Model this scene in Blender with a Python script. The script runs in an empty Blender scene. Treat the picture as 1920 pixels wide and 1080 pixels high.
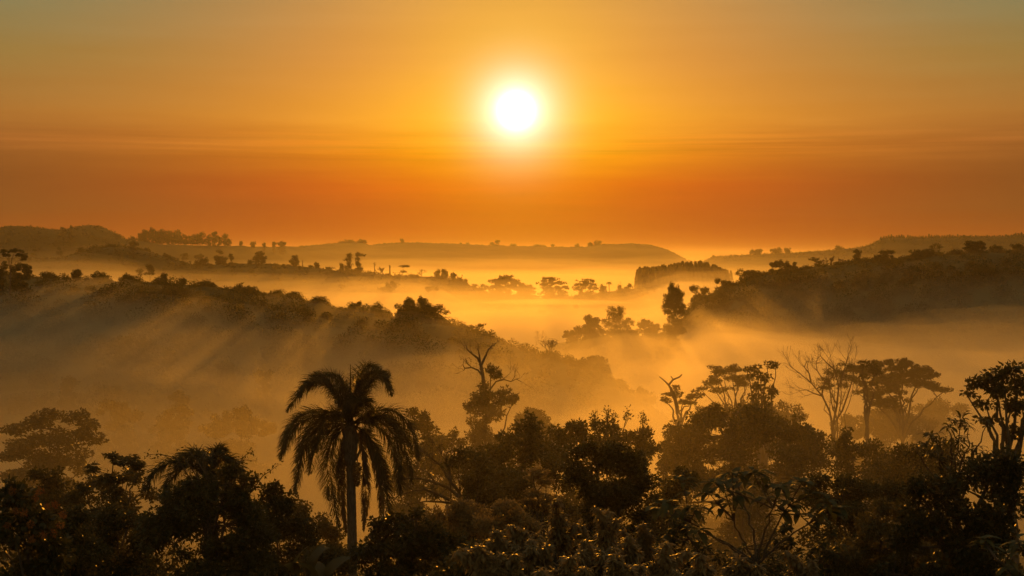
import bpy, math, random
import numpy as np
from mathutils import Vector, Matrix

R = math.radians
scene = bpy.context.scene
COL = scene.collection

# ------------------------------------------------------------------ camera
W, H = 1920.0, 1080.0
HFOV = 40.0
F = (W / 2) / math.tan(R(HFOV / 2))          # focal length in photo pixels
HORIZON = 486.0                               # photo row of the true horizon
PITCH = math.atan((HORIZON - H / 2) / F)
ZC = 60.0                                     # eye height above the datum
cam_d = bpy.data.cameras.new("camera")
cam = bpy.data.objects.new("camera", cam_d)
COL.objects.link(cam)
cam.location = (0, 0, ZC)
cam.rotation_euler = (math.pi / 2 + PITCH, 0, 0)
cam_d.sensor_width = 36.0
cam_d.lens = 18.0 / math.tan(R(HFOV / 2))
cam_d.clip_start = 0.2
cam_d.clip_end = 40000
scene.camera = cam
CP, SP = math.cos(PITCH), math.sin(PITCH)


def ray(px, py):
    u = (px - W / 2) / F
    v = -(py - H / 2) / F
    return u, CP - v * SP, SP + v * CP


def at(px, py, Y):
    """the point of the place that the photo shows at (px, py), Y metres ahead"""
    x, y, z = ray(px, py)
    k = Y / y
    return (x * k, Y, ZC + z * k)


def m_per_px(Y):
    return Y / F


# ------------------------------------------------------------------ sun and sky
SUN_EL = R(6.02)
SUN_AZ = math.atan((968 - W / 2) / F)         # from +Y towards +X
S = Vector((math.sin(SUN_AZ) * math.cos(SUN_EL), math.cos(SUN_AZ) * math.cos(SUN_EL), math.sin(SUN_EL)))

sun_d = bpy.data.lights.new("sun", "SUN")
sun_d.energy = 1.4
sun_d.angle = R(0.5)
sun_d.color = (1.0, 0.35, 0.022)
sun = bpy.data.objects.new("sun", sun_d)
COL.objects.link(sun)
sun.rotation_euler = (-S).to_track_quat("-Z", "Y").to_euler()
sun.location = (0, 0, 200)

scene.view_settings.view_transform = "Standard"
scene.view_settings.look = "None"
scene.view_settings.exposure = 0.0
scene.view_settings.gamma = 1.0
scene.view_settings.use_curve_mapping = False


def lin(r, g, b):
    f = lambda c: (c / 12.92 if c <= 0.04045 else ((c + 0.055) / 1.055) ** 2.4)
    return (f(r / 255), f(g / 255), f(b / 255))


world = bpy.data.worlds.new("World")
scene.world = world
world.use_nodes = True
wn, wl = world.node_tree.nodes, world.node_tree.links
wn.clear()


def N(tree, t, **kw):
    n = tree.nodes.new(t)
    for k, v in kw.items():
        setattr(n, k, v)
    return n


def math_node(tree, op, a, b=None, c=None, clamp=False):
    n = tree.nodes.new("ShaderNodeMath")
    n.operation = op
    n.use_clamp = clamp
    for i, v in enumerate((a, b, c)):
        if v is None:
            continue
        if isinstance(v, (int, float)):
            n.inputs[i].default_value = v
        else:
            tree.links.new(v, n.inputs[i])
    return n.outputs[0]


def ramp(tree, fac, stops, interp="LINEAR"):
    n = tree.nodes.new("ShaderNodeValToRGB")
    n.color_ramp.interpolation = interp
    els = n.color_ramp.elements
    while len(els) > 1:
        els.remove(els[-1])
    for i, (p, c) in enumerate(stops):
        e = els[0] if i == 0 else els.new(p)
        e.position = p
        e.color = (*c, 1) if len(c) == 3 else c
    tree.links.new(fac, n.inputs[0])
    return n.outputs[0]


def build_sky():
    t = world.node_tree
    co = t.nodes.new("ShaderNodeTexCoord")
    nrm = t.nodes.new("ShaderNodeVectorMath"); nrm.operation = "NORMALIZE"
    t.links.new(co.outputs["Generated"], nrm.inputs[0])
    d = nrm.outputs[0]
    sep = t.nodes.new("ShaderNodeSeparateXYZ"); t.links.new(d, sep.inputs[0])
    elev = math_node(t, "MULTIPLY", math_node(t, "ARCSINE", sep.outputs[2]), 180 / math.pi)
    # thin cloud streaks: stretched noise that bends the elevation a little
    mp = t.nodes.new("ShaderNodeMapping"); mp.inputs["Scale"].default_value = (7, 7, 95)
    t.links.new(d, mp.inputs[0])
    nz = t.nodes.new("ShaderNodeTexNoise"); nz.inputs["Scale"].default_value = 1.0
    nz.inputs["Detail"].default_value = 6; nz.inputs["Roughness"].default_value = 0.55
    t.links.new(mp.outputs[0], nz.inputs["Vector"])
    dt = t.nodes.new("ShaderNodeVectorMath"); dt.operation = "DOT_PRODUCT"
    t.links.new(d, dt.inputs[0]); dt.inputs[1].default_value = S
    th = math_node(t, "MULTIPLY", math_node(t, "ARCCOSINE", math_node(t, "MINIMUM", dt.outputs["Value"], 0.9999999)), 180 / math.pi)
    # factor for ramps: elevation 0..30 deg
    e2 = math_node(t, "ADD", elev, math_node(t, "MULTIPLY", math_node(t, "SUBTRACT", nz.outputs["Fac"], 0.5), SKY["streak"]))
    ef = math_node(t, "DIVIDE", e2, 30.0, clamp=True)
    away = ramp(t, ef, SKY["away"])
    near = ramp(t, ef, SKY["near"])
    w = math_node(t, "POWER", math_node(t, "DIVIDE", th, SKY["width"]), SKY["pow"])
    w = math_node(t, "EXPONENT", math_node(t, "MULTIPLY", w, -1.0))
    mx = t.nodes.new("ShaderNodeMix"); mx.data_type = "RGBA"
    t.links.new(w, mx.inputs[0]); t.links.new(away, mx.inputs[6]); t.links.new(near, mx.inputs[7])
    # a faint line of thin cloud just under the sun
    mp2 = t.nodes.new("ShaderNodeMapping"); mp2.inputs["Scale"].default_value = (5, 5, 260); mp2.inputs["Location"].default_value = (3.1, 1.7, 0.4)
    t.links.new(d, mp2.inputs[0])
    n2 = t.nodes.new("ShaderNodeTexNoise"); n2.inputs["Scale"].default_value = 1.0; n2.inputs["Detail"].default_value = 7; n2.inputs["Roughness"].default_value = 0.6
    t.links.new(mp2.outputs[0], n2.inputs["Vector"])
    band = math_node(t, "EXPONENT", math_node(t, "MULTIPLY", math_node(t, "POWER", math_node(t, "ABSOLUTE", math_node(t, "DIVIDE", math_node(t, "SUBTRACT", elev, 4.55), 0.55)), 2.0), -1.0))
    cl = math_node(t, "MULTIPLY", math_node(t, "SUBTRACT", n2.outputs["Fac"], 0.5), band)
    gain = math_node(t, "ADD", 1.0, math_node(t, "MULTIPLY", cl, 0.95))
    gain = math_node(t, "ADD", gain, math_node(t, "MULTIPLY", math_node(t, "SUBTRACT", nz.outputs["Fac"], 0.5), 0.16))
    gs = t.nodes.new("ShaderNodeVectorMath"); gs.operation = "SCALE"
    t.links.new(mx.outputs[2], gs.inputs[0]); t.links.new(gain, gs.inputs["Scale"])
    # aureole: three falloffs in the angle from the sun
    cur = gs.outputs[0]
    for width, power, col in SKY["halo"]:
        g = math_node(t, "POWER", math_node(t, "DIVIDE", th, width), power)
        g = math_node(t, "EXPONENT", math_node(t, "MULTIPLY", g, -1.0))
        sc = t.nodes.new("ShaderNodeVectorMath"); sc.operation = "SCALE"
        sc.inputs[0].default_value = col
        t.links.new(g, sc.inputs["Scale"])
        ad = t.nodes.new("ShaderNodeVectorMath"); ad.operation = "ADD"
        t.links.new(cur, ad.inputs[0]); t.links.new(sc.outputs[0], ad.inputs[1])
        cur = ad.outputs[0]
    bg1 = t.nodes.new("ShaderNodeBackground"); t.links.new(cur, bg1.inputs[0]); bg1.inputs[1].default_value = 0.86
    sky = t.nodes.new("ShaderNodeTexSky"); sky.sky_type = "NISHITA"; sky.sun_disc = False
    sky.sun_elevation = SUN_EL; sky.sun_rotation = SUN_AZ
    sky.air_density = 2.0; sky.dust_density = 4.0; sky.ozone_density = 1.0; sky.altitude = 600
    tint = t.nodes.new("ShaderNodeMix"); tint.data_type = "RGBA"; tint.blend_type = "MULTIPLY"
    tint.inputs[0].default_value = 1.0; tint.inputs[7].default_value = (0.07, 0.04, 0.012, 1)
    t.links.new(sky.outputs[0], tint.inputs[6])
    bg2 = t.nodes.new("ShaderNodeBackground"); t.links.new(tint.outputs[2], bg2.inputs[0]); bg2.inputs[1].default_value = SKY["nishita"]
    add = t.nodes.new("ShaderNodeAddShader"); t.links.new(bg1.outputs[0], add.inputs[0]); t.links.new(bg2.outputs[0], add.inputs[1])
    out = t.nodes.new("ShaderNodeOutputWorld"); t.links.new(add.outputs[0], out.inputs[0])


E = lambda d: max(0.0, min(1.0, d / 30.0))
SKY = {
    "streak": 1.0,
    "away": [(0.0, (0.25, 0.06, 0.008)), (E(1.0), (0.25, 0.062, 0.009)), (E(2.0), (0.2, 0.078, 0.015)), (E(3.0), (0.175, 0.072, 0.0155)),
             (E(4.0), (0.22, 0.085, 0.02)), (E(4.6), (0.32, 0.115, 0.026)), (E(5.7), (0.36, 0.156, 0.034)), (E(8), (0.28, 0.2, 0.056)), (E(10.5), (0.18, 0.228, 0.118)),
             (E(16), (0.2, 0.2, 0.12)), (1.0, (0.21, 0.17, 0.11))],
    "near": [(0.0, (0.3, 0.004, 0.0)), (E(1.0), (0.36, 0.006, 0.0)), (E(2.0), (0.52, 0.012, 0.0)), (E(3.0), (0.78, 0.06, 0.0)),
             (E(4.3), (1.0, 0.27, 0.0)), (E(5.7), (1.18, 0.44, 0.03)), (E(8), (1.0, 0.345, 0.06)), (E(10.5), (0.96, 0.35, 0.055)),
             (E(18), (0.46, 0.28, 0.09)), (1.0, (0.26, 0.2, 0.115))],
    "width": 10.5, "pow": 1.5,
    "halo": [(3.6, 1.25, (0.1, 0.36, 0.0)), (1.6, 1.9, (0.4, 0.55, 0.78)), (1.0, 2.0, (0.5, 0.6, 0.6)), (0.56, 2.4, (3.0, 3.0, 2.6))],
    "nishita": 0.05,
}
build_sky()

cy = scene.cycles
cy.max_bounces = 5
cy.diffuse_bounces = 2
cy.glossy_bounces = 2
cy.transmission_bounces = 3
cy.transparent_max_bounces = 64
cy.volume_bounces = 1
cy.caustics_reflective = False
cy.caustics_refractive = False
cy.use_denoising = True
try:
    cy.denoiser = "OPENIMAGEDENOISE"
    cy.denoising_input_passes = "RGB_ALBEDO_NORMAL"
except Exception:
    pass
cy.sample_clamp_indirect = 4.0

# ------------------------------------------------------------------ helpers


def link(o, parent=None):
    COL.objects.link(o)
    if parent is not None:
        o.parent = parent
    return o


def mesh_from(name, verts, quads=None, tris=None, mat=None, smooth=False, attr=None):
    """verts (n,3); quads (q,4); tris (t,3)"""
    verts = np.asarray(verts, dtype=np.float32)
    me = bpy.data.meshes.new(name)
    me.vertices.add(len(verts))
    me.vertices.foreach_set("co", verts.ravel())
    parts, starts, n = [], [], 0
    if quads is not None and len(quads):
        quads = np.asarray(quads, dtype=np.int32)
        parts.append(quads.ravel()); starts.append(np.arange(len(quads)) * 4); n = len(quads) * 4
    if tris is not None and len(tris):
        tris = np.asarray(tris, dtype=np.int32)
        parts.append(tris.ravel()); starts.append(n + np.arange(len(tris)) * 3)
    loops = np.concatenate(parts).astype(np.int32)
    st = np.concatenate(starts).astype(np.int32)
    me.loops.add(len(loops)); me.loops.foreach_set("vertex_index", loops)
    me.polygons.add(len(st)); me.polygons.foreach_set("loop_start", st)
    if smooth:
        me.polygons.foreach_set("use_smooth", np.ones(len(st), dtype=bool))
    me.update(calc_edges=True)
    me.validate()
    if mat is not None:
        me.materials.append(mat)
    return me


def obj(name, me, parent=None, kind=None):
    o = link(bpy.data.objects.new(name, me), parent)
    if kind:
        o["kind"] = kind
    return o


def thing(name, label, cat, loc=(0, 0, 0), group=None):
    o = link(bpy.data.objects.new(name, None))
    o.empty_display_size = 0.5
    o.location = loc
    o["label"] = label
    o["category"] = cat
    if group:
        o["group"] = group
    return o


class MB:
    """collects quads and triangles into one mesh"""

    def __init__(self):
        self.v, self.q, self.t, self.n = [], [], [], 0

    def add(self, v, q=None, t=None):
        v = np.asarray(v, dtype=np.float64).reshape(-1, 3)
        if q is not None and len(q):
            self.q.append(np.asarray(q) + self.n)
        if t is not None and len(t):
            self.t.append(np.asarray(t) + self.n)
        self.v.append(v); self.n += len(v)

    def tube(self, pts, rad, sides=6):
        pts = np.asarray(pts, float); rad = np.asarray(rad, float)
        n = len(pts)
        tan = np.gradient(pts, axis=0)
        tan /= np.linalg.norm(tan, axis=1)[:, None] + 1e-9
        ref = np.array([0.31, 0.17, 0.93]) if abs(tan[0, 2]) < 0.9 else np.array([1.0, 0.1, 0.0])
        a = np.cross(tan, ref); a /= np.linalg.norm(a, axis=1)[:, None] + 1e-9
        b = np.cross(tan, a)
        ang = np.arange(sides) / sides * 2 * math.pi
        ring = a[:, None, :] * np.cos(ang)[None, :, None] + b[:, None, :] * np.sin(ang)[None, :, None]
        v = pts[:, None, :] + ring * rad[:, None, None]
        i = np.arange(n - 1)[:, None] * sides; j = np.arange(sides)[None, :]; k = (j + 1) % sides
        q = np.stack([i + j, i + k, i + sides + k, i + sides + j], -1).reshape(-1, 4)
        self.add(v.reshape(-1, 3), q)

    def mesh(self, name, mat, smooth=False):
        v = np.concatenate(self.v)
        q = np.concatenate(self.q) if self.q else None
        t = np.concatenate(self.t) if self.t else None
        return mesh_from(name, v, q, t, mat, smooth)


# value noise, smooth, 2-D
class Noise2:
    def __init__(self, seed, n=64):
        self.n = n
        self.g = np.random.default_rng(seed).random((n, n))

    def __call__(self, x, y):
        x = np.asarray(x, float); y = np.asarray(y, float)
        xi = np.floor(x).astype(int); yi = np.floor(y).astype(int)
        fx = x - xi; fy = y - yi
        fx = fx * fx * (3 - 2 * fx); fy = fy * fy * (3 - 2 * fy)
        g, n = self.g, self.n
        a = g[xi % n, yi % n]; b = g[(xi + 1) % n, yi % n]; c = g[xi % n, (yi + 1) % n]; d = g[(xi + 1) % n, (yi + 1) % n]
        return (a * (1 - fx) + b * fx) * (1 - fy) + (c * (1 - fx) + d * fx) * fy - 0.5


NA, NB, NC = Noise2(1), Noise2(2), Noise2(3)


def fbm(x, y):
    return NA(x, y) + 0.5 * NB(x * 2.1 + 5, y * 2.1 + 3) + 0.25 * NC(x * 4.3 + 1, y * 4.3 + 8)


# ------------------------------------------------------------------ terrain
def crest(pts):
    a = np.array(pts, float)
    return lambda px: np.interp(px, a[:, 0], a[:, 1])


def zpix(py, Y):
    v = -(np.asarray(py, float) - H / 2) / F
    return ZC + Y * (SP + v * CP) / (CP - v * SP)


# each line: depth(px), height(px)   (near to far)
R1_Y = crest([(-400, 430), (0, 430), (500, 415), (800, 390), (1000, 365), (1200, 330), (1500, 330), (2400, 330)])
R1_P = crest([(-400, 470), (0, 518), (100, 521), (160, 524), (300, 530), (400, 541), (440, 548), (480, 549), (505, 556), (530, 557), (560, 561), (578, 568), (600, 568), (630, 579), (650, 581), (668, 580), (700, 583), (738, 594), (760, 592),
              (850, 606), (920, 632), (1000, 662), (1060, 678), (1120, 700), (1160, 725), (1210, 760), (1260, 800), (1330, 850), (1450, 860), (2400, 860)])
R2_Y = crest([(-400, 640), (900, 620), (1060, 560), (1330, 560), (1500, 580), (1920, 560), (2400, 560)])
R2_P = crest([(-400, 640), (900, 660), (1000, 655), (1060, 645), (1120, 640), (1200, 640), (1262, 622), (1290, 585), (1312, 562), (1340, 549), (1380, 533), (1430, 515), (1500, 508),
              (1560, 500), (1610, 492), (1680, 490), (1760, 478), (1850, 474), (1920, 472), (2100, 460), (2400, 430)])
R3_Y = crest([(-400, 900), (0, 900), (400, 860), (900, 820), (1100, 900), (1250, 1000), (1400, 1000), (2400, 1000)])
R3_P = crest([(-400, 500), (0, 486), (60, 486), (120, 483), (160, 472), (185, 464), (215, 463), (280, 472), (330, 487), (370, 497), (420, 494), (500, 494), (560, 500),
              (640, 506), (700, 512), (740, 517), (800, 520), (860, 528), (885, 540), (910, 556), (1000, 562), (1060, 561), (1120, 552), (1180, 543), (1250, 540),
              (1370, 534), (1500, 540), (2400, 540)])
R4_Y = crest([(-400, 1300), (0, 1300), (240, 1350), (300, 1350), (440, 1450), (700, 2000), (1290, 2100), (1340, 1700), (1640, 1500), (2400, 1500)])
R4_P = crest([(-400, 440), (-100, 440), (0, 428), (25, 424), (55, 424), (80, 428), (105, 432), (130, 430), (150, 425), (170, 423), (190, 426), (215, 437), (235, 449), (258, 452), (300, 458),
              (430, 462), (560, 463), (600, 459), (640, 455), (680, 455), (692, 460), (740, 456), (780, 455), (840, 457), (960, 462), (1060, 464), (1100, 464), (1120, 459), (1180, 457),
              (1220, 460), (1250, 468), (1270, 478), (1290, 489), (1312, 491), (1322, 490), (1335, 484), (1350, 481), (1400, 479), (1500, 474), (1600, 467), (1640, 458),
              (1650, 448), (1700, 446), (1800, 445), (1880, 444), (1920, 440), (2100, 425), (2400, 420)])

c = lambda v: (lambda px: np.full(np.shape(px), float(v)))
LINES = [
    (c(-60), c(ZC - 8.0)), (c(8), c(ZC - 8.5)), (c(35), c(ZC - 12.5)), (c(70), c(ZC - 19.5)), (c(130), c(ZC - 29)), (c(170), c(ZC - 37)),
    (crest([(0, 235), (900, 240), (1200, 270), (1900, 330)]), c(ZC - 46)),
    (R1_Y, lambda px: np.maximum(zpix(R1_P(px), R1_Y(px)), ZC - 46)),
    (crest([(0, 520), (900, 480), (1060, 440), (1200, 400), (1920, 400)]), c(ZC - 44)),
    (R2_Y, lambda px: np.maximum(zpix(R2_P(px), R2_Y(px)), ZC - 44)),
    (crest([(0, 720), (2000, 720)]), c(ZC - 44)),
    (R3_Y, lambda px: zpix(R3_P(px), R3_Y(px))),
    (crest([(0, 1200), (2000, 1250)]), c(ZC - 48)),
    (R4_Y, lambda px: zpix(R4_P(px), R4_Y(px))),
    (c(2900), c(ZC - 50)), (c(4200), c(ZC - 20)), (c(6000), c(ZC - 5)), (c(6500), c(ZC - 9)),
]


def ground_z(x, y, rough=True):
    x = np.atleast_1d(np.asarray(x, float)); y = np.atleast_1d(np.asarray(y, float))
    x, y = np.broadcast_arrays(x, y)
    px = W / 2 + F * x / np.maximum(y, 110.0)
    D = np.stack([l[0](px) for l in LINES]); Z = np.stack([l[1](px) for l in LINES])
    out = np.zeros(x.shape)
    out[:] = Z[-1]
    done = y >= D[-1]
    first = y < D[0]
    out[first] = Z[0][first]
    for i in range(len(LINES) - 1):
        m = (y >= D[i]) & (y < D[i + 1])
        if not m.any():
            continue
        t = (y[m] - D[i][m]) / (D[i + 1][m] - D[i][m])
        s = t * t * (3 - 2 * t) if i >= 5 else t
        out[m] = Z[i][m] * (1 - s) + Z[i + 1][m] * s
    if rough:
        out = out + fbm(x / 26 + 40, y / 26 + 40) * np.clip(y / 130, 0.25, 1.0) * 1.6
    return out


def gz(x, y):
    return float(ground_z([x], [y])[0])


def build_terrain(mat):
    ys = np.concatenate([np.linspace(-60, 180, 60)[:-1], np.linspace(180, 700, 150)[:-1], np.linspace(700, 2300, 150)[:-1], np.geomspace(2300, 6500, 40)])
    ss = np.linspace(-0.62, 0.62, 420)
    Yg, Sg = np.meshgrid(ys, ss, indexing="ij")
    Xg = Sg * (Yg + 130)
    Zg = ground_z(Xg.ravel(), Yg.ravel()).reshape(Yg.shape)
    v = np.stack([Xg, Yg, Zg], -1).reshape(-1, 3)
    n, m = Yg.shape
    i = np.arange(n - 1)[:, None] * m; j = np.arange(m - 1)[None, :]
    q = np.stack([i + j, i + j + 1, i + m + j + 1, i + m + j], -1).reshape(-1, 4)
    me = mesh_from("terrain", v, q, None, mat, smooth=True)
    return obj("terrain", me, kind="structure")


# ------------------------------------------------------------------ materials
def new_mat(name):
    m = bpy.data.materials.new(name); m.use_nodes = True
    m.node_tree.nodes.clear()
    return m, m.node_tree


def leaf_mat(name, dark, light, trans=0.3, rough=0.4, scale=0.35, gloss=0.35):
    m, t = new_mat(name)
    geo = t.nodes.new("ShaderNodeNewGeometry")
    inf = t.nodes.new("ShaderNodeObjectInfo")
    nz = t.nodes.new("ShaderNodeTexNoise"); nz.inputs["Scale"].default_value = scale; nz.inputs["Detail"].default_value = 3
    t.links.new(geo.outputs["Position"], nz.inputs["Vector"])
    f = math_node(t, "ADD", math_node(t, "MULTIPLY", nz.outputs["Fac"], 0.6), math_node(t, "MULTIPLY", geo.outputs["Random Per Island"], 0.4))
    f = math_node(t, "ADD", f, math_node(t, "MULTIPLY", math_node(t, "SUBTRACT", inf.outputs["Random"], 0.5), 0.25))
    colr = ramp(t, f, [(0.25, dark), (0.75, light)])
    p = t.nodes.new("ShaderNodeBsdfPrincipled")
    t.links.new(colr, p.inputs["Base Color"]); p.inputs["Roughness"].default_value = rough
    p.inputs["Specular IOR Level"].default_value = gloss
    tr = t.nodes.new("ShaderNodeBsdfTranslucent"); t.links.new(colr, tr.inputs["Color"])
    mx = t.nodes.new("ShaderNodeMixShader"); mx.inputs[0].default_value = trans
    t.links.new(p.outputs[0], mx.inputs[1]); t.links.new(tr.outputs[0], mx.inputs[2])
    o = t.nodes.new("ShaderNodeOutputMaterial"); t.links.new(mx.outputs[0], o.inputs[0])
    return m


def bark_mat(name, a, b, scale=6.0):
    m, t = new_mat(name)
    co = t.nodes.new("ShaderNodeTexCoord")
    mp = t.nodes.new("ShaderNodeMapping"); mp.inputs["Scale"].default_value = (1, 1, 0.25)
    t.links.new(co.outputs["Object"], mp.inputs[0])
    nz = t.nodes.new("ShaderNodeTexNoise"); nz.inputs["Scale"].default_value = scale; nz.inputs["Detail"].default_value = 5
    t.links.new(mp.outputs[0], nz.inputs["Vector"])
    colr = ramp(t, nz.outputs["Fac"], [(0.3, a), (0.7, b)])
    p = t.nodes.new("ShaderNodeBsdfPrincipled"); t.links.new(colr, p.inputs["Base Color"]); p.inputs["Roughness"].default_value = 0.85
    bp = t.nodes.new("ShaderNodeBump"); bp.inputs["Strength"].default_value = 0.5; bp.inputs["Distance"].default_value = 0.05
    t.links.new(nz.outputs["Fac"], bp.inputs["Height"]); t.links.new(bp.outputs[0], p.inputs["Normal"])
    o = t.nodes.new("ShaderNodeOutputMaterial"); t.links.new(p.outputs[0], o.inputs[0])
    return m


def ground_mat():
    m, t = new_mat("grass_and_soil")
    geo = t.nodes.new("ShaderNodeNewGeometry")
    n1 = t.nodes.new("ShaderNodeTexNoise"); n1.inputs["Scale"].default_value = 0.03; n1.inputs["Detail"].default_value = 8
    n2 = t.nodes.new("ShaderNodeTexNoise"); n2.inputs["Scale"].default_value = 0.9; n2.inputs["Detail"].default_value = 4
    for n in (n1, n2):
        t.links.new(geo.outputs["Position"], n.inputs["Vector"])
    f = math_node(t, "ADD", math_node(t, "MULTIPLY", n1.outputs["Fac"], 0.6), math_node(t, "MULTIPLY", n2.outputs["Fac"], 0.4))
    colr = ramp(t, f, [(0.3, (0.03, 0.035, 0.012)), (0.55, (0.06, 0.065, 0.022)), (0.75, (0.11, 0.085, 0.04))])
    p = t.nodes.new("ShaderNodeBsdfPrincipled"); t.links.new(colr, p.inputs["Base Color"]); p.inputs["Roughness"].default_value = 0.95
    p.inputs["Specular IOR Level"].default_value = 0.1
    bp = t.nodes.new("ShaderNodeBump"); bp.inputs["Strength"].default_value = 0.8; bp.inputs["Distance"].default_value = 0.4
    t.links.new(n2.outputs["Fac"], bp.inputs["Height"]); t.links.new(bp.outputs[0], p.inputs["Normal"])
    o = t.nodes.new("ShaderNodeOutputMaterial"); t.links.new(p.outputs[0], o.inputs[0])
    return m


def volume_mat(name, density, g, colr=(1, 1, 1)):
    m, t = new_mat(name)
    v = t.nodes.new("ShaderNodeVolumePrincipled")
    v.inputs["Density"].default_value = density
    v.inputs["Anisotropy"].default_value = g
    v.inputs["Color"].default_value = (*colr, 1)
    o = t.nodes.new("ShaderNodeOutputMaterial"); t.links.new(v.outputs[0], o.inputs["Volume"])
    return m


MAT_GROUND = ground_mat()
build_terrain(MAT_GROUND)
# ------------------------------------------------------------------ air: even haze and layered mist
HAZE_G = 0.72
HAZE_D = 0.00009
AIR = (1.0, 0.96, 0.8)


def box_mesh(name, x0, x1, y0, y1, z0, z1, mat):
    v = [(x, y, z) for z in (z0, z1) for y in (y0, y1) for x in (x0, x1)]
    q = [(0, 2, 3, 1), (4, 5, 7, 6), (0, 1, 5, 4), (2, 6, 7, 3), (0, 4, 6, 2), (1, 3, 7, 5)]
    return mesh_from(name, v, q, None, mat)


obj("haze", box_mesh("haze", -4400, 4400, -120, 6600, -62, ZC + 36, volume_mat("haze_air", HAZE_D, HAZE_G, AIR)), kind="stuff")


def mist_layer(px0, px1, y0f, y1f, top, amp, scale, seed, density, nx=110, ny=90, bottom=-58, edge=0.12, thick=None):
    """a closed bank of mist lying between two depth curves: rolling top that sinks to the ground at its rim"""
    U = np.linspace(0, 1, nx)[None, :].repeat(ny, 0); V = np.linspace(0, 1, ny)[:, None].repeat(nx, 1)
    PX = px0 + (px1 - px0) * U
    Y = y0f(PX) + (y1f(PX) - y0f(PX)) * V
    X = (PX - W / 2) / F * Y
    nA, nB = Noise2(seed), Noise2(seed + 7)
    tp = top(PX, Y) if callable(top) else top
    z = tp + amp * (nA(X / scale, Y / scale * 0.6) * 1.6 + nB(X / scale * 2.3, Y / scale * 1.4) * 0.8)
    rim = np.minimum(np.minimum(U, 1 - U), np.minimum(V, 1 - V)) / edge
    rim = np.clip(rim, 0, 1); rim = rim * rim * (3 - 2 * rim)
    zg = ground_z(X.ravel(), Y.ravel(), False).reshape(X.shape)
    z = np.maximum((np.minimum(zg, z) - 3) * (1 - rim) + z * rim, bottom + 0.5)
    v = np.stack([X, Y, z], -1).reshape(-1, 3)
    vb = v.copy(); vb[:, 2] = (z - thick * np.clip(rim, 0.02, 1)).ravel() if thick else bottom
    n, m = V.shape
    i = np.arange(n - 1)[:, None] * m; j = np.arange(m - 1)[None, :]
    q = np.stack([i + j, i + j + 1, i + m + j + 1, i + m + j], -1).reshape(-1, 4)
    N0 = n * m
    qb = q[:, ::-1] + N0
    ring = np.concatenate([np.arange(m), np.arange(1, n) * m + m - 1, (n - 1) * m + np.arange(m - 2, -1, -1), np.arange(n - 2, 0, -1) * m])
    r2 = np.roll(ring, -1)
    qs = np.stack([ring, ring + N0, r2 + N0, r2], -1)
    me = mesh_from("mist", np.concatenate([v, vb]), np.concatenate([q, qb, qs]), None, volume_mat("mist_air", density, HAZE_G, AIR), smooth=True)
    return obj("mist", me, kind="stuff")


BEHIND = crest([(-900, 440), (0, 440), (500, 426), (800, 402), (900, 395), (1000, 410), (1060, 520), (1260, 540), (1330, 585), (1500, 600), (2800, 600)])
# light haze hanging in the canopy below the viewpoint, thicker toward the right
for k, (top, dens, y0) in enumerate([(-5, 0.0004, 36), (-9, 0.0005, 44), (-14, 0.0006, 54)]):
    mist_layer(-900, 2800, c(y0), c(235 + 10 * k), lambda p, y, t_=top: ZC + t_ - 0.05 * (y - 60), 4.5, 45, 20 + 3 * k, dens, bottom=-58 + 0.1 * k, edge=0.16)
for k, (top, dens, y0) in enumerate([(-5.5, 0.0013, 44), (-10, 0.0016, 62)]):
    mist_layer(890, 2300, c(y0), c(250 + 10 * k), lambda p, y, t_=top: ZC + t_ - 0.055 * (y - 75), 4, 40, 60 + 3 * k, dens, bottom=-57.6 + 0.1 * k, edge=0.2)
for k, (top, dens, y0) in enumerate([(-7.5, 0.0004, 38), (-10, 0.0005, 50)]):
    mist_layer(-900, 1010, c(y0), c(165 + 10 * k), lambda p, y, t_=top: ZC + t_ - 0.075 * (y - 45), 2.5, 36, 160 + 3 * k, dens, bottom=-57.9 + 0.1 * k, edge=0.2)
# low mist filling the near valley
for k, (top, amp, sc, dens, y0) in enumerate([(-17, 5, 60, 0.0003, 80), (-22, 5.5, 46, 0.0008, 95), (-27, 6, 38, 0.0014, 110), (-32, 5, 34, 0.0045, 125)]):
    mist_layer(-900, 2800, c(y0), BEHIND, lambda p, y, t_=top: ZC + t_ + np.interp(p, [600, 1000, 1180, 1400, 1700], [0, 3.5, 5.5, 4, 0]), amp, sc, 34 + 3 * k, dens, bottom=-57.2 + 0.2 * k, edge=0.14)
# mist clinging to the faces of the two ridges, mostly in their shade; beams enter it between the crest trees
for k, (h, dens) in enumerate([(9, 0.002), (6, 0.0035), (3.5, 0.006)]):
    mist_layer(-700, 1280, lambda p: np.full(np.shape(p), 215.0), lambda p: R1_Y(p) + 4, lambda p, y, h=h: ground_z((p - W / 2) / F * y, y, False) + h * np.clip((R1_Y(p) - y) / 80 - 0.06, -0.1, 1), 3.0, 30, 90 + k, dens, bottom=-55.5 + 0.2 * k, edge=0.06)
for k, (h, dens) in enumerate([(9, 0.0018), (5, 0.004)]):
    mist_layer(1180, 2600, c(390), lambda p: R2_Y(p) + 4, lambda p, y, h=h: ground_z((p - W / 2) / F * y, y, False) + h * np.clip((R2_Y(p) - y) / 100 - 0.1, -0.1, 1), 3.0, 34, 95 + k, dens, bottom=-54.5 + 0.2 * k, edge=0.08)
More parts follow.
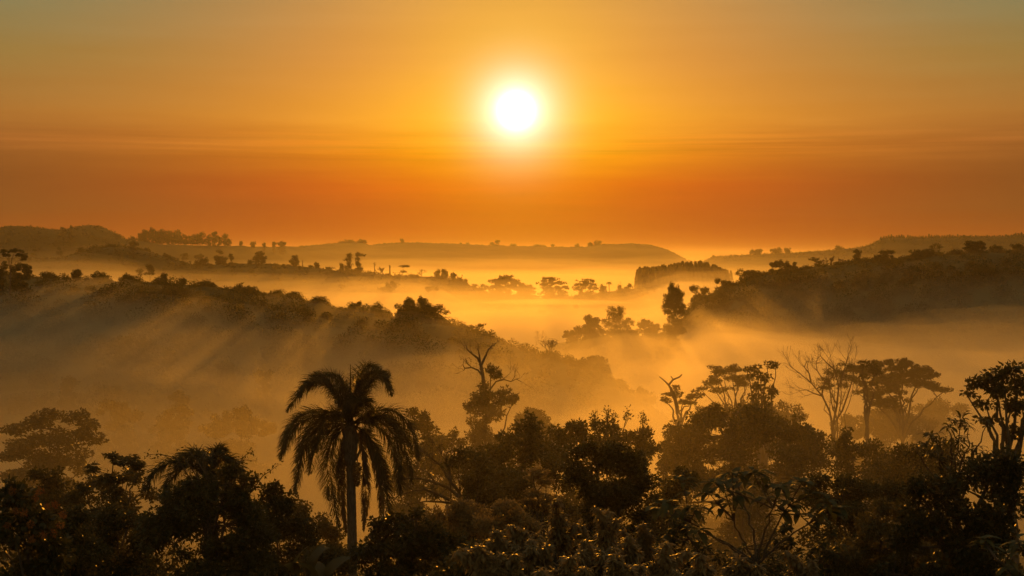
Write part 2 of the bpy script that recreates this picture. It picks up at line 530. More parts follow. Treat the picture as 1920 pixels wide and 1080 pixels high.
# sheets of mist drifting just in the lee of each crest, where the sun breaks through the trees in shafts
for k, (dz, th_, dens) in enumerate([(2.4, 3.2, 0.008), (1.0, 3.5, 0.011), (-2.0, 8, 0.007)]):
    mist_layer(-500, 1250, lambda p: R1_Y(p) - 175, lambda p: R1_Y(p) - 24, lambda p, y, dz=dz: zpix(R1_P(p), R1_Y(p)) + dz - 0.104 * (R1_Y(p) - y), 0.8, 36, 110 + k, dens, edge=0.12, thick=th_)
for k, (dz, th_, dens, pr) in enumerate([(2.0, 3.5, 0.007, 1600), (-2.0, 9, 0.005, 2500)]):
    mist_layer(1130, pr, lambda p: R2_Y(p) - 180, lambda p: R2_Y(p) - 14, lambda p, y, dz=dz: zpix(R2_P(p), R2_Y(p)) + dz - 0.104 * (R2_Y(p) - y), 0.8, 36, 114 + k, dens, edge=0.14, thick=th_)
# bright bank in front of the right ridge
for k, (top, amp, dens) in enumerate([(-17, 5, 0.002), (-20, 5, 0.004), (-23, 5, 0.006)]):
    mist_layer(1120, 2150, c(280), crest([(1000, 420), (1330, 500), (1600, 470), (2800, 470)]), ZC + top, amp, 45, 50 + k, dens, bottom=-57 + 0.2 * k, edge=0.22)
# lowland behind both ridges
for k, (top, amp, sc, dens) in enumerate([(-5, 4.5, 90, 0.0002), (-7.5, 4.5, 80, 0.0004), (-10, 4.5, 74, 0.0006), (-12.5, 4.5, 68, 0.0009), (-15, 4.5, 62, 0.0014), (-18, 4.5, 56, 0.0022), (-21, 4, 50, 0.004)]):
    mist_layer(-900, 2800, BEHIND, c(1050), lambda p, y, t_=top: ZC + t_ + np.interp(p, [0, 450, 850, 950], [1.5, 0.5, -1.0, 0]) - 11 * np.interp(p, [820, 900, 1180, 1260], [0, 1, 1, 0]) * np.interp(y, [620, 720, 900, 1000], [0, 1, 1, 0]), amp, sc, 30 + 3 * k, dens, bottom=-56.4 + 0.15 * k, edge=0.1)
for k, (top, dens) in enumerate([(1, 0.0004), (-2, 0.0006), (-5, 0.0008)]):
    mist_layer(-1200, 620, BEHIND, c(840), lambda p, y, t_=top: ZC + t_ - np.interp(p, [150, 620], [0, 12]), 5.0, 110, 130 + 3 * k, dens, bottom=-54.2 + 0.15 * k, edge=0.22)
# far valley below the skyline hills
for k, (top, amp, sc, dens) in enumerate([(12, 9, 190, 0.00006), (6, 9, 170, 0.0001), (0, 8, 150, 0.00018), (-5, 7, 130, 0.00035), (-9, 6, 120, 0.0005), (-13, 5, 110, 0.0008)]):
    mist_layer(-900, 2800, c(880), c(2700), ZC + top, amp, sc, 40 + 3 * k, dens, bottom=-55 + 0.15 * k, edge=0.1)


def wisp(px, py, Y, rx, ry, rz, dens, seed):
    """a torn, lens-shaped shred of mist"""
    rng_n, n, m = Noise2(seed), 14, 22
    th = np.linspace(0, math.pi, n)[:, None]; ph = np.linspace(0, 2 * math.pi, m, endpoint=False)[None, :]
    k = 1 + 0.55 * rng_n(3 * np.cos(ph) * np.sin(th) + 7, 3 * np.sin(ph) * np.sin(th) + 2 * np.cos(th) + 9)
    k[0] = k[0, 0]; k[-1] = k[-1, 0]
    C0 = np.array(at(px, py, Y)); s = m_per_px(Y)
    v = C0 + np.stack([rx * s * k * np.sin(th) * np.cos(ph), ry * k * np.sin(th) * np.sin(ph), rz * s * k * np.cos(th) + 0 * ph], -1).reshape(-1, 3)
    i = np.arange(n - 1)[:, None] * m; j = np.arange(m)[None, :]; j2 = (j + 1) % m
    q = np.stack([i + j, i + m + j, i + m + j2, i + j2], -1).reshape(-1, 4)
    me = mesh_from("mist", v, q, None, volume_mat("mist_air", dens, HAZE_G, AIR), smooth=True)
    obj("mist", me, kind="stuff")


for k, a in enumerate([(1305, 566, 640, 30, 14, 12, 0.012), (1050, 566, 640, 130, 25, 5, 0.012), (960, 590, 560, 90, 20, 8, 0.008), 
                       (1330, 640, 420, 120, 16, 14, 0.005), (1560, 648, 400, 110, 16, 12, 0.006), (1720, 655, 380, 110, 14, 14, 0.006), (1250, 690, 330, 90, 14, 16, 0.006), 
                       (1400, 700, 330, 140, 14, 12, 0.006)]):
    wisp(*a, seed=200 + k)
# ------------------------------------------------------------------ plant materials
LEAF_DARK = leaf_mat("leaf_dark", (0.05, 0.05, 0.016), (0.092, 0.085, 0.026), trans=0.45, rough=0.4, gloss=0.4)
LEAF_SHRUB = leaf_mat("leaf_shrub", (0.045, 0.055, 0.018), (0.085, 0.09, 0.03), trans=0.4, rough=0.55, gloss=0.3)
LEAF_OLIVE = leaf_mat("leaf_olive", (0.07, 0.062, 0.02), (0.13, 0.108, 0.036), trans=0.5, rough=0.38, gloss=0.5)
LEAF_PALE = leaf_mat("leaf_pale", (0.19, 0.14, 0.055), (0.33, 0.25, 0.11), trans=0.55, rough=0.4, gloss=0.5)
LEAF_FAR = leaf_mat("leaf_far", (0.03, 0.036, 0.013), (0.06, 0.064, 0.022), trans=0.5, rough=0.9, scale=0.05, gloss=0.0)
LEAF_PALM = leaf_mat("leaf_palm", (0.032, 0.036, 0.014), (0.065, 0.062, 0.022), trans=0.3, rough=0.45, gloss=0.4)
LEAF_DRY = leaf_mat("leaf_dry", (0.09, 0.06, 0.03), (0.15, 0.1, 0.05), trans=0.2, rough=0.6)
FLOWER = leaf_mat("seed_head", (0.2, 0.075, 0.02), (0.3, 0.13, 0.035), trans=0.35, rough=0.7)
BARK = bark_mat("bark", (0.055, 0.042, 0.03), (0.12, 0.095, 0.07))
BARK_PALE = bark_mat("bark_pale", (0.10, 0.085, 0.065), (0.2, 0.17, 0.13))
BARK_PALM = bark_mat("bark_palm", (0.06, 0.05, 0.04), (0.14, 0.12, 0.095), 14.0)

UP = np.array([0, 0, 1.0])


def unit(v):
    return v / (np.linalg.norm(v, axis=-1, keepdims=True) + 1e-9)


def rand_dirs(rng, n):
    return unit(rng.normal(size=(n, 3)))


def leaves(mb, p, d, L, w, rng, bend=0.0):
    """leaf blades: start p (n,3), direction d (n,3), length L (n,), width w (n,)"""
    n = len(p)
    if n == 0:
        return
    L = np.broadcast_to(L, (n,))[:, None]; w = np.broadcast_to(w, (n,))[:, None]
    s = unit(np.cross(d, rand_dirs(rng, n)))
    if bend <= 0:
        v = np.stack([p, p + d * L * 0.45 + s * w * 0.5, p + d * L, p + d * L * 0.45 - s * w * 0.5], 1)
        q = np.arange(n)[:, None] * 4 + np.array([0, 1, 2, 3])
        mb.add(v.reshape(-1, 3), q)
    else:
        flat = d.copy(); flat[:, 2] *= 0.2
        s = unit(np.cross(d, UP) + 0.35 * rand_dirs(rng, n))
        m1 = p + d * L * 0.4
        d2 = unit(d + np.array([0, 0, -1.0]) * bend)
        m2 = m1 + d2 * L * 0.32
        d3 = unit(d2 + np.array([0, 0, -1.0]) * bend)
        tip = m2 + d3 * L * 0.3
        v = np.stack([p, m1 + s * w * 0.5, m1 - s * w * 0.5, m2 + s * w * 0.42, m2 - s * w * 0.42, tip], 1)
        b = np.arange(n)[:, None] * 6
        mb.add(v.reshape(-1, 3), b + np.array([1, 3, 4, 2]), np.concatenate([b + np.array([0, 1, 2]), b + np.array([3, 5, 4])]))


def clump_leaves(mb, c, rc, n, L, w, rng, mode="ball", flat=1.0, bend=0.0):
    """c: clump centres (k,3)"""
    k = len(c)
    if k == 0 or n <= 0:
        return
    cc = np.repeat(c, n, axis=0)
    N_ = len(cc)
    if mode == "rosette":
        d = rand_dirs(rng, N_); d[:, 2] = d[:, 2] * 0.6 + 0.25
        d = unit(d)
        p = cc + d * rc * 0.1
    else:
        o = rand_dirs(rng, N_) * (rng.random((N_, 1)) ** 0.45) * rc
        o[:, 2] *= flat
        p = cc + o
        d = unit(unit(o) * 0.8 + rand_dirs(rng, N_) * 0.9 + np.array([0, 0, -0.25]))
        if flat < 0.75:
            d[:, 2] *= 0.45; d = unit(d)
    Ls = L * (0.65 + 0.7 * rng.random(N_)); ws = w * (0.7 + 0.6 * rng.random(N_))
    leaves(mb, p, d, Ls, ws, rng, bend)


def bez(p0, p1, p2, p3, n):
    t = np.linspace(0, 1, n)[:, None]
    return (1 - t) ** 3 * p0 + 3 * (1 - t) ** 2 * t * p1 + 3 * (1 - t) * t * t * p2 + t ** 3 * p3


def grow(mb, p, d, length, rad, depth, rng, tips, spread=0.6, wander=0.16, up=0.05, ratio=0.68, kids=(2, 3), min_r=0.006, sides=4):
    """recursive bare branching"""
    n = 5
    pts = [np.array(p, float)]
    d = unit(np.array(d, float))
    for i in range(n - 1):
        d = unit(d + rng.normal(size=3) * wander + UP * up)
        pts.append(pts[-1] + d * length / (n - 1))
    r1 = max(rad * 0.62, min_r)
    mb.tube(pts, np.linspace(rad, r1, n), sides)
    if depth == 0:
        tips.append(pts[-1]); return
    for k in range(rng.integers(kids[0], kids[1] + 1)):
        i = n - 1 if k == 0 else int(rng.integers(2, n))
        a = unit(d + unit(rng.normal(size=3)) * spread * (0.6 if k == 0 else 1.1))
        grow(mb, pts[i], a, length * ratio * (0.75 + 0.5 * rng.random()), r1 * (0.9 if k == 0 else 0.72), depth - 1, rng, tips, spread, wander, up, ratio, kids, min_r, max(3, sides - 1))


SEED = [100]


def tree(name, label, cat, Y, trunk, crown, group=None, leafsize=None, aspect=0.55, cover=2.6, clump=None, flat=0.8, mode="ball", bend=0.0,
         leaf=None, bark=None, trunk_r=None, fork=0.45, limbs=6, base_y=None, lean=0.0, twigs=True, skirt=None, depth=0.85):
    """A tree or bush from the ellipses its crown covers in the photograph, at Y metres: [(px, py, rx, ry), ...]"""
    SEED[0] += 1
    rng = np.random.default_rng(SEED[0])
    s = m_per_px(Y)
    cover = cover * 1.7
    leaf = leaf or (LEAF_FAR if Y > 250 else LEAF_DARK)
    bark = bark or BARK
    X0 = at(trunk, HORIZON, Y)[0]
    z0 = gz(X0, Y) - 0.15 if base_y is None else at(trunk, base_y, Y)[2]
    base = np.array([X0, Y, z0])
    t = thing(name, label, cat, tuple(base), group)
    L = leafsize or max(0.3, 0.0011 * Y)
    wd = L * aspect
    crown = list(crown)
    if skirt is None:
        skirt = fork < 0.55 and (Y > 250 or name.split("_")[-1] in ("bush", "shrub") or name in ("dense_tree", "round_tree", "draped_tree", "misted_tree", "hazy_tree", "domed_tree", "broad_tree"))
    if skirt and base_y is None:                     # leafy down to the ground, as hedgerow trees are
        lo = max(e[1] + e[3] * 0.3 for e in crown)
        xa = min(e[0] - e[2] for e in crown); xb = max(e[0] + e[2] for e in crown)
        yg = HORIZON - (z0 + 0.3 - ZC) / s
        if Y < 90:
            yg = min(yg, 1125)
        if yg > lo + 2:
            crown.append(((xa + xb) / 2, (lo + yg) / 2, (xb - xa) * 0.44, (yg - lo) * 0.62))
    cl, lf = [], MB()
    for (px, py, rx, ry) in crown:
        cx, cy, cz = at(px, py, Y)
        rX, rZ = rx * s * 1.08, ry * s * 1.08
        rY = max(rX * depth, rZ * 0.6)
        area = math.pi * rX * rZ
        rc = clump or max(0.16 * math.sqrt(rX * rZ) + 0.25, L * 0.9)
        rc = min(rc, 0.75 * min(rX, rZ) + 0.05)
        k = max(2, int(1.5 * area / (math.pi * rc * rc) + 1.5))
        n = max(3, int(cover * area / (0.5 * L * wd) / k + 0.5))
        dd = rand_dirs(rng, k) * (rng.random((k, 1)) ** 0.42)
        rr = np.array([max(rX - rc * 0.7, rX * 0.3), max(rY - rc * 0.7, rY * 0.3), max(rZ - rc * 0.6 * flat, rZ * 0.3)])
        cs = np.array([cx, cy, cz]) + dd * rr
        cl.append(cs)
        clump_leaves(lf, cs - base, rc, n, L, wd, rng, mode, flat, bend)
    cl = np.concatenate(cl)
    crown_me = lf.mesh("crown", leaf)
    obj("crown", crown_me, t)
    # trunk and limbs that carry the clumps
    wb = MB()
    top = cl[:, 2].max(); low = np.percentile(cl[:, 2], 12)
    hgt = max(top - z0, 0.6)
    r0 = trunk_r or max(0.0135 * hgt + 0.03, 0.04)
    cxm = np.array([cl[:, 0].mean(), cl[:, 1].mean()])
    zf = z0 + max(min(hgt * fork, low - z0 + 0.25 * (top - low)), hgt * 0.12)
    ff = np.array([X0 + lean * hgt + 0.25 * (cxm[0] - X0), Y + 0.25 * (cxm[1] - Y), zf])
    n = 7
    tp = bez(base, base + np.array([0, 0, (zf - z0) * 0.4]), ff - np.array([lean * 0.5, 0, (zf - z0) * 0.3]), ff, n) + rng.normal(size=(n, 3)) * r0 * 0.25 * np.linspace(0, 1, n)[:, None]
    tr = np.linspace(r0, r0 * 0.68, n); tr[0] *= 1.25
    wb.tube(tp - base, tr, 8 if Y < 200 else 5)
    ff = tp[-1]
    # limbs: spread-out clumps
    idx = [int(np.argmax(cl[:, 2]))]
    dist = np.linalg.norm(cl - cl[idx[0]], axis=1)
    while len(idx) < min(limbs, len(cl)):
        j = int(np.argmax(dist)); idx.append(j)
        dist = np.minimum(dist, np.linalg.norm(cl - cl[j], axis=1))
    nodes, nr = [ff[None, :]], [np.array([r0 * 0.6])]
    for j in idx:
        e = cl[j]; v = e - ff
        p1 = ff + np.array([v[0] * 0.2, v[1] * 0.2, abs(v[2]) * 0.35 + 0.05 * hgt])
        p2 = ff + np.array([v[0] * 0.65, v[1] * 0.65, v[2] * 0.8])
        m = 9
        q = bez(ff, p1, p2, e, m) + rng.normal(size=(m, 3)) * 0.009 * hgt * np.sin(np.linspace(0, math.pi, m))[:, None]
        rr_ = np.linspace(r0 * 0.5, max(r0 * 0.1, 0.012), m)
        wb.tube(q - base, rr_, 5 if Y < 200 else 3)
        nodes.append(q[2:]); nr.append(rr_[2:])
    nodes = np.concatenate(nodes); nr = np.concatenate(nr)
    if twigs:
        lim = 160 if Y < 200 else 14
        rest = [j for j in range(len(cl)) if j not in idx]
        rng.shuffle(rest)
        for j in rest[:lim]:
            e = cl[j]
            dv = nodes - e
            cost = np.linalg.norm(dv, axis=1) + np.maximum(dv[:, 2], 0) * 2
            i = int(np.argmin(cost)); a = nodes[i]
            mid = (a + e) / 2 + np.array([0, 0, -0.08 * np.linalg.norm(e - a)]) + rng.normal(size=3) * 0.05 * np.linalg.norm(e - a)
            q = np.array([a, a * 0.5 + mid * 0.5, mid, e])
            r_ = min(nr[i] * 0.6, 0.06)
            wb.tube(q - base, np.linspace(r_, max(r_ * 0.3, 0.006), 4), 4 if Y < 200 else 3)
    obj("trunk", wb.mesh("trunk", bark, smooth=True), t)
    return t, base, rng


def bare_tree(name, label, cat, Y, trunk, top, width, group=None, base_y=None, depth=5, leaf=None, nleaf=0, leafsize=0.2, trunk_frac=0.3, trunk_r=None,
              stems=1, spread=0.55, bark=None, lean=0.0, min_r=None, kids=(2, 3), up=0.06):
    """leafless or thinly leaved tree: recursive branching scaled to the height the photograph shows"""
    SEED[0] += 1
    rng = np.random.default_rng(SEED[0])
    s = m_per_px(Y)
    X0 = at(trunk, HORIZON, Y)[0]
    z0 = gz(X0, Y) - 0.15 if base_y is None else at(trunk, base_y, Y)[2]
    h = at(trunk, top, Y)[2] - z0
    t = thing(name, label, cat, (X0, Y, z0), group)
    wb, tips = MB(), []
    r0 = trunk_r or 0.018 * h + 0.03
    mr = min_r or max(0.008, Y * 0.00009)
    tl = h * trunk_frac
    for k in range(stems):
        d = unit(np.array([lean + (rng.normal() * 0.28 if stems > 1 else 0), rng.normal() * 0.1, 1.0]))
        grow(wb, (0, 0, 0), d, tl, r0 * (1 if stems == 1 else 0.75), depth, rng, tips, spread, 0.10, up, 0.72, kids, mr, 6)
    V = np.concatenate(wb.v)
    sz = h / V[:, 2].max()
    sx = width * s / max(V[:, 0].max() - V[:, 0].min(), 0.01)
    sc = np.array([sx, (sx + sz) / 2, sz])
    wb.v = [v * sc for v in wb.v]
    tips = np.array(tips) * sc
    obj("trunk", wb.mesh("trunk", bark or BARK, smooth=True), t)
    if nleaf:
        lb = MB()
        clump_leaves(lb, tips, leafsize * 1.6, nleaf, leafsize, leafsize * 0.5, rng)
        obj("crown", lb.mesh("crown", leaf or LEAF_OLIVE), t)
    return t


def pole(name, label, cat, Y, px, top, group=None, r=0.25, stubs=3, base_y=None):
    """a dead standing trunk with a few broken stubs"""
    SEED[0] += 1
    rng = np.random.default_rng(SEED[0])
    X0 = at(px, HORIZON, Y)[0]
    z0 = gz(X0, Y) - 0.2 if base_y is None else at(px, base_y, Y)[2]
    h = at(px, top, Y)[2] - z0
    t = thing(name, label, cat, (X0, Y, z0), group)
    wb = MB()
    n = 6
    pts = np.stack([rng.normal(size=n) * 0.02 * h * np.linspace(0, 1, n), np.zeros(n), np.linspace(0, h, n)], 1)
    wb.tube(pts, np.linspace(r, r * 0.45, n), 5)
    for k in range(stubs):
        z = h * (0.5 + 0.45 * rng.random())
        a = np.array([np.interp(z, pts[:, 2], pts[:, 0]), 0, z])
        wb.tube([a, a + np.array([rng.choice([-1, 1]) * h * 0.08, 0, h * 0.05]), a + np.array([rng.choice([-1, 1]) * h * 0.1, 0, h * 0.12])], [r * 0.4, r * 0.3, r * 0.15], 4)
    obj("trunk", wb.mesh("trunk", BARK), t)
    return t


def frond(points, rng, leaflet, n, droop=0.9, w=0.035, r0=0.035, plumose=0.5):
    """a pinnate palm frond along a curve (relative points): returns (rachis mesh builder, leaflet mesh builder)"""
    P = np.asarray(points, float)
    ra, lf = MB(), MB()
    m = len(P)
    ra.tube(P, np.linspace(r0, 0.008, m), 5)
    ts = np.linspace(0.1, 1.0, n)
    seg = np.concatenate([[0], np.cumsum(np.linalg.norm(np.diff(P, axis=0), axis=1))]); seg /= seg[-1]
    c_ = np.stack([np.interp(ts, seg, P[:, k]) for k in range(3)], 1)
    tan = unit(np.gradient(c_, axis=0))
    side = unit(np.cross(tan, UP) + 1e-6)
    nrm = unit(np.cross(side, tan))
    prof = np.sin(np.clip(ts * 0.93 + 0.08, 0, 1) * math.pi) ** 0.55
    for sgn in (-1, 1):
        for lay in (0, 1):
            k = len(ts)
            a = (rng.random(k) - 0.5) * 1.5 * plumose + (0.6 if lay else -0.1)
            dr = droop * (0.4 if lay else 1.0)
            d = unit(side * sgn * np.cos(a)[:, None] + nrm * np.sin(a)[:, None] + tan * 0.55)
            L = leaflet * (0.92 if lay else 1.05) * prof * (0.8 + 0.4 * rng.random(k))
            dn = np.array([0, 0, -1.0])
            p0 = c_; p1 = p0 + d * L[:, None] * 0.38
            d2 = unit(d + dn * dr * (0.6 + 0.5 * rng.random((k, 1)))); p2 = p1 + d2 * L[:, None] * 0.34
            d3 = unit(d2 + dn * dr * 1.2); p3 = p2 + d3 * L[:, None] * 0.30
            ws = unit(np.cross(d, tan + 0.3 * rand_dirs(rng, k))) * w * 0.5
            v = np.stack([p0 - ws * 0.4, p0 + ws * 0.4, p1 - ws, p1 + ws, p2 - ws * 0.8, p2 + ws * 0.8, p3], 1)
            b = np.arange(k)[:, None] * 7
            lf.add(v.reshape(-1, 3), np.concatenate([b + np.array([0, 1, 3, 2]), b + np.array([2, 3, 5, 4])]), b + np.array([4, 5, 6]))
    return ra, lf


def cover(name, pts, rad, nleaf, L, leaf, seed, flat=0.75, kind="stuff", aspect=0.6, squash=0.8):
    """dense low growth nobody could count: many leafy mounds in one object. pts (n,3) mound centres on the ground, rad (n,)"""
    rng = np.random.default_rng(seed)
    n = len(pts)
    cc = np.repeat(pts, nleaf, axis=0); rr = np.repeat(rad, nleaf)[:, None]
    o = rand_dirs(rng, len(cc)); o[:, 2] = np.abs(o[:, 2]) - 0.1
    f = rng.random((len(cc), 1)) ** 0.3
    p = cc + o * f * rr * np.array([1, 1, squash])
    d = unit(o * 0.8 + rand_dirs(rng, len(cc)))
    mb = MB()
    leaves(mb, p, d, L * (0.7 + 0.6 * rng.random(len(cc))), L * aspect * (0.7 + 0.6 * rng.random(len(cc))), rng)
    return obj(name, mb.mesh(name, leaf), kind=kind)


def scatter(rng, n, y0f, y1f, px0, px1, power=1.0):
    """random ground points between two depth curves, even over the ground"""
    px = rng.uniform(px0, px1, n * 3)
    y0, y1 = y0f(px), y1f(px)
    t = rng.random(n * 3) ** power
    y = y0 + (y1 - y0) * t
    keep = rng.random(n * 3) < y / y.max()
    px, y = px[keep][:n], y[keep][:n]
    x = (px - W / 2) / F * y
    return np.stack([x, y, ground_z(x, y)], 1)


ORD = ["first", "second", "third", "fourth", "fifth", "sixth", "seventh", "eighth", "ninth", "tenth", "eleventh", "twelfth", "thirteenth", "fourteenth"]
# ------------------------------------------------------------------ growth on the hills (masses)
rg = np.random.default_rng(5)
q = scatter(rg, 1000, lambda p: R1_Y(p) - 150, lambda p: R1_Y(p) - 4, -80, 1330)
cover("hillside_scrub", q + [0, 0, -0.4], rg.uniform(1.0, 2.8, len(q)), 76, 0.46, LEAF_FAR, 6)
q = scatter(rg, 420, lambda p: R1_Y(p) - 150, lambda p: R1_Y(p) - 26, -80, 1280)
cover("hillside_woodland", q + [0, 0, -0.3], 1.6 + 4.2 * rg.random(len(q)) ** 1.6, 420, 0.52, LEAF_FAR, 61, squash=1.2)
q = scatter(rg, 330, lambda p: R2_Y(p) - 130, lambda p: R2_Y(p) - 34, 1330, 2010)
cover("hillside_woodland", q + [0, 0, -0.3], 1.8 + 5 * rg.random(len(q)) ** 1.6, 400, 0.66, LEAF_FAR, 62, squash=1.2)
px = np.concatenate([rg.uniform(a_, b_, n_) for a_, b_, n_ in ((445, 478, 16), (508, 528, 10), (538, 562, 12), (588, 612, 12), (655, 690, 14), (696, 728, 14), (752, 930, 40), (960, 1150, 40), (-40, 60, 24), (92, 128, 12), (160, 210, 16), (235, 262, 8), (290, 330, 12), (365, 400, 12))])
y = R1_Y(px) + rg.uniform(-10, 6, len(px)); x = (px - W / 2) / F * y
q = np.stack([x, y, ground_z(x, y)], 1)
cover("ridge_thicket", q + [0, 0, -0.4], rg.uniform(1.0, 2.2, len(q)), 190, 0.4, LEAF_FAR, 63, squash=1.35)
px = rg.uniform(1300, 2000, 120)
y = R2_Y(px) + rg.uniform(-14, 6, len(px)); x = (px - W / 2) / F * y
q = np.stack([x, y, ground_z(x, y)], 1)
cover("ridge_thicket", q + [0, 0, -0.4], rg.uniform(1.2, 2.4, len(q)), 150, 0.55, LEAF_FAR, 64, squash=0.9)
px = rg.uniform(-60, 1260, 900)
y = R1_Y(px) + rg.uniform(-9, 8, len(px)); x = (px - W / 2) / F * y
q = np.stack([x, y, ground_z(x, y)], 1)
cover("ridge_scrub", q + [0, 0, -0.4], 0.4 + 0.8 * rg.random(len(q)) ** 2, 60, 0.32, LEAF_FAR, 7, squash=1.0)
q = scatter(rg, 900, lambda p: R2_Y(p) - 130, lambda p: R2_Y(p) - 4, 1040, 2010)
cover("hillside_scrub", q + [0, 0, -0.5], rg.uniform(1.2, 3.6, len(q)), 70, 0.58, LEAF_FAR, 8)
px = rg.uniform(1290, 2000, 420)
y = R2_Y(px) + rg.uniform(-12, 8, len(px)); x = (px - W / 2) / F * y
q = np.stack([x, y, ground_z(x, y)], 1)
cover("ridge_scrub", q + [0, 0, -0.8], 0.8 + 2.4 * rg.random(len(q)) ** 2, 60, 0.55, LEAF_FAR, 9, squash=0.9)
px = rg.uniform(-60, 1400, 1100)
y = R3_Y(px) - 40 * rg.random(len(px)) ** 1.5 * 1.6 + 4; x = (px - W / 2) / F * y
q = np.stack([x, y, ground_z(x, y)], 1)
amp = np.interp(px, [0, 130, 180, 240, 330, 430, 640, 720, 880, 1000, 1400], [0.9, 1.3, 2.4, 2.0, 2.0, 1.2, 1.2, 2.0, 3.0, 1.6, 1.6]) * np.clip(1 + 2.2 * NA(px / 14.0, 3.3), 0.3, 2)
cover("far_scrub", q + [0, 0, -0.5], amp * rg.uniform(0.6, 1.4, len(q)), 34, 1.0, LEAF_FAR, 10)
for a, b, n, h0, h1 in ((-60, 240, 520, 3, 5.5), (1320, 2000, 800, 3.5, 7)):
    px = rg.uniform(a, b, n)
    y = R4_Y(px) - 90 * rg.random(n) ** 1.6 + 5; x = (px - W / 2) / F * y
    q = np.stack([x, y, ground_z(x, y)], 1)
    cover("far_forest", q + [0, 0, -3.0], rg.uniform(h0, h1, n), 34, 1.7, LEAF_FAR, 11 + n)
px = rg.uniform(560, 1300, 500)
y = R4_Y(px) - 60 * rg.random(len(px)) ** 1.6 + 3; x = (px - W / 2) / F * y
q = np.stack([x, y, ground_z(x, y)], 1)
cover("far_scrub", q + [0, 0, -1.2], rg.uniform(1.0, 2.2, len(q)), 26, 1.6, LEAF_FAR, 15)

# ------------------------------------------------------------------ near ridge on the left
G1 = "trees along the crest of the misty near ridge"
RT = [
    ("umbrella_tree", "dark flat-topped tree standing tallest on the ridge at the very left", 385, 18, [(22, 471, 22, 5), (40, 478, 13, 6), (10, 478, 10, 4), (46, 485, 8, 5), (8, 498, 8, 8)], dict(cover=2.2, flat=0.5, fork=0.6)),
    ("round_tree", "rounded dark tree tucked under the flat-topped ridge tree", 388, 38, [(38, 502, 22, 11), (52, 507, 9, 10)], {}),
    ("bush", "small bush at the left end of the ridge crest below the flat-topped tree", 384, 2, [(2, 508, 9, 7)], {}),
    ("bush", "low grey bush on the ridge just right of the flat-topped tree", 425, 83, [(83, 515, 12, 6)], dict(cover=1.8)),
    ("round_tree", "squat dark tree with a level top on the left ridge crest", 420, 146, [(146, 511, 12, 6), (141, 516, 10, 6)], {}),
    ("bush", "broad dark bush right of the squat level-topped ridge tree", 422, 186, [(184, 516, 14, 7), (195, 519, 10, 6)], {}),
    ("bush", "wide low bush left of the two misty trees on the ridge", 426, 235, [(235, 519, 17, 6)], {}),
    ("round_tree", "small ball-shaped dark tree on the ridge crest", 420, 307, [(307, 519, 7, 7), (307, 525, 6, 6)], {}),
    ("bush", "domed bush right of the ball-shaped ridge tree", 420, 342, [(342, 528, 11, 7)], {}),
    ("bush", "flat dark bush halfway down the left ridge crest", 418, 385, [(385, 533, 14, 5)], {}),
    ("sapling", "thin spiky sapling sticking up from the ridge crest", 415, 452, [(451, 536, 4, 5), (454, 532, 2, 3)], dict(cover=1.4)),
    ("bush", "rounded bush right of the spiky ridge sapling", 414, 466, [(466, 543, 12, 6)], {}),
    ("bush", "loose tufted bush on the sloping crest above the palm's left", 410, 545, [(545, 555, 12, 5)], dict(cover=1.6)),
    ("bush", "ragged bush on the crest left of the pair of ridge bushes", 405, 668, [(666, 574, 13, 9), (674, 570, 6, 6)], dict(cover=1.8)),
    ("round_tree", "lacy small tree beside the large dome tree on the ridge", 400, 708, [(710, 573, 12, 7), (700, 578, 9, 6)], dict(cover=1.3)),
    ("round_tree", "large dark dome-shaped tree that crowns the ridge above the palm", 392, 780, [(758, 584, 20, 18), (785, 577, 30, 20), (768, 570, 14, 13), (806, 588, 18, 18), (792, 563, 8, 8)], dict(cover=3.0, limbs=8)),
    ("open_tree", "small open-crowned tree leaning right off the large dome tree", 388, 822, [(824, 577, 11, 9), (836, 586, 7, 5), (818, 592, 12, 9)], dict(cover=1.3, lean=0.1)),
    ("spreading_tree", "feathery tree spreading flat branches right along the falling ridge", 378, 878, [(866, 616, 14, 8), (886, 614, 18, 5), (903, 610, 12, 3), (880, 624, 26, 9)], dict(cover=1.6, flat=0.5)),
    ("bush", "smooth bush on the falling crest behind the dead tree", 372, 935, [(935, 640, 18, 7)], {}),
    ("round_tree", "broad dome of trees at the right end of the ridge above the fog", 345, 1105, [(1092, 682, 26, 14), (1115, 680, 22, 14), (1132, 690, 15, 17), (1070, 682, 16, 10)], dict(cover=2.8)),
    ("round_tree", "pale fogged tree at the foot of the ridge's right end", 335, 1205, [(1203, 740, 20, 14), (1218, 748, 14, 14)], {}),
    ("bush", "fogged bush stepping down below the ridge's end dome", 335, 1165, [(1163, 722, 16, 12)], {}),
]
for nm, lb, Y, tx, cr, kw in RT:
    tree(nm, lb, "bush" if nm == "bush" else "tree", Y, tx, cr, group=G1, leafsize=0.4, **kw)
bare_tree("bare_tree", "twiggy leafless shrub on the ridge crest above the fog", "tree", 360, 1032, 636, 34, group=G1, depth=4, stems=3, nleaf=2, leafsize=0.35, leaf=LEAF_FAR)
G1b = "trees on the shaded face of the near ridge"
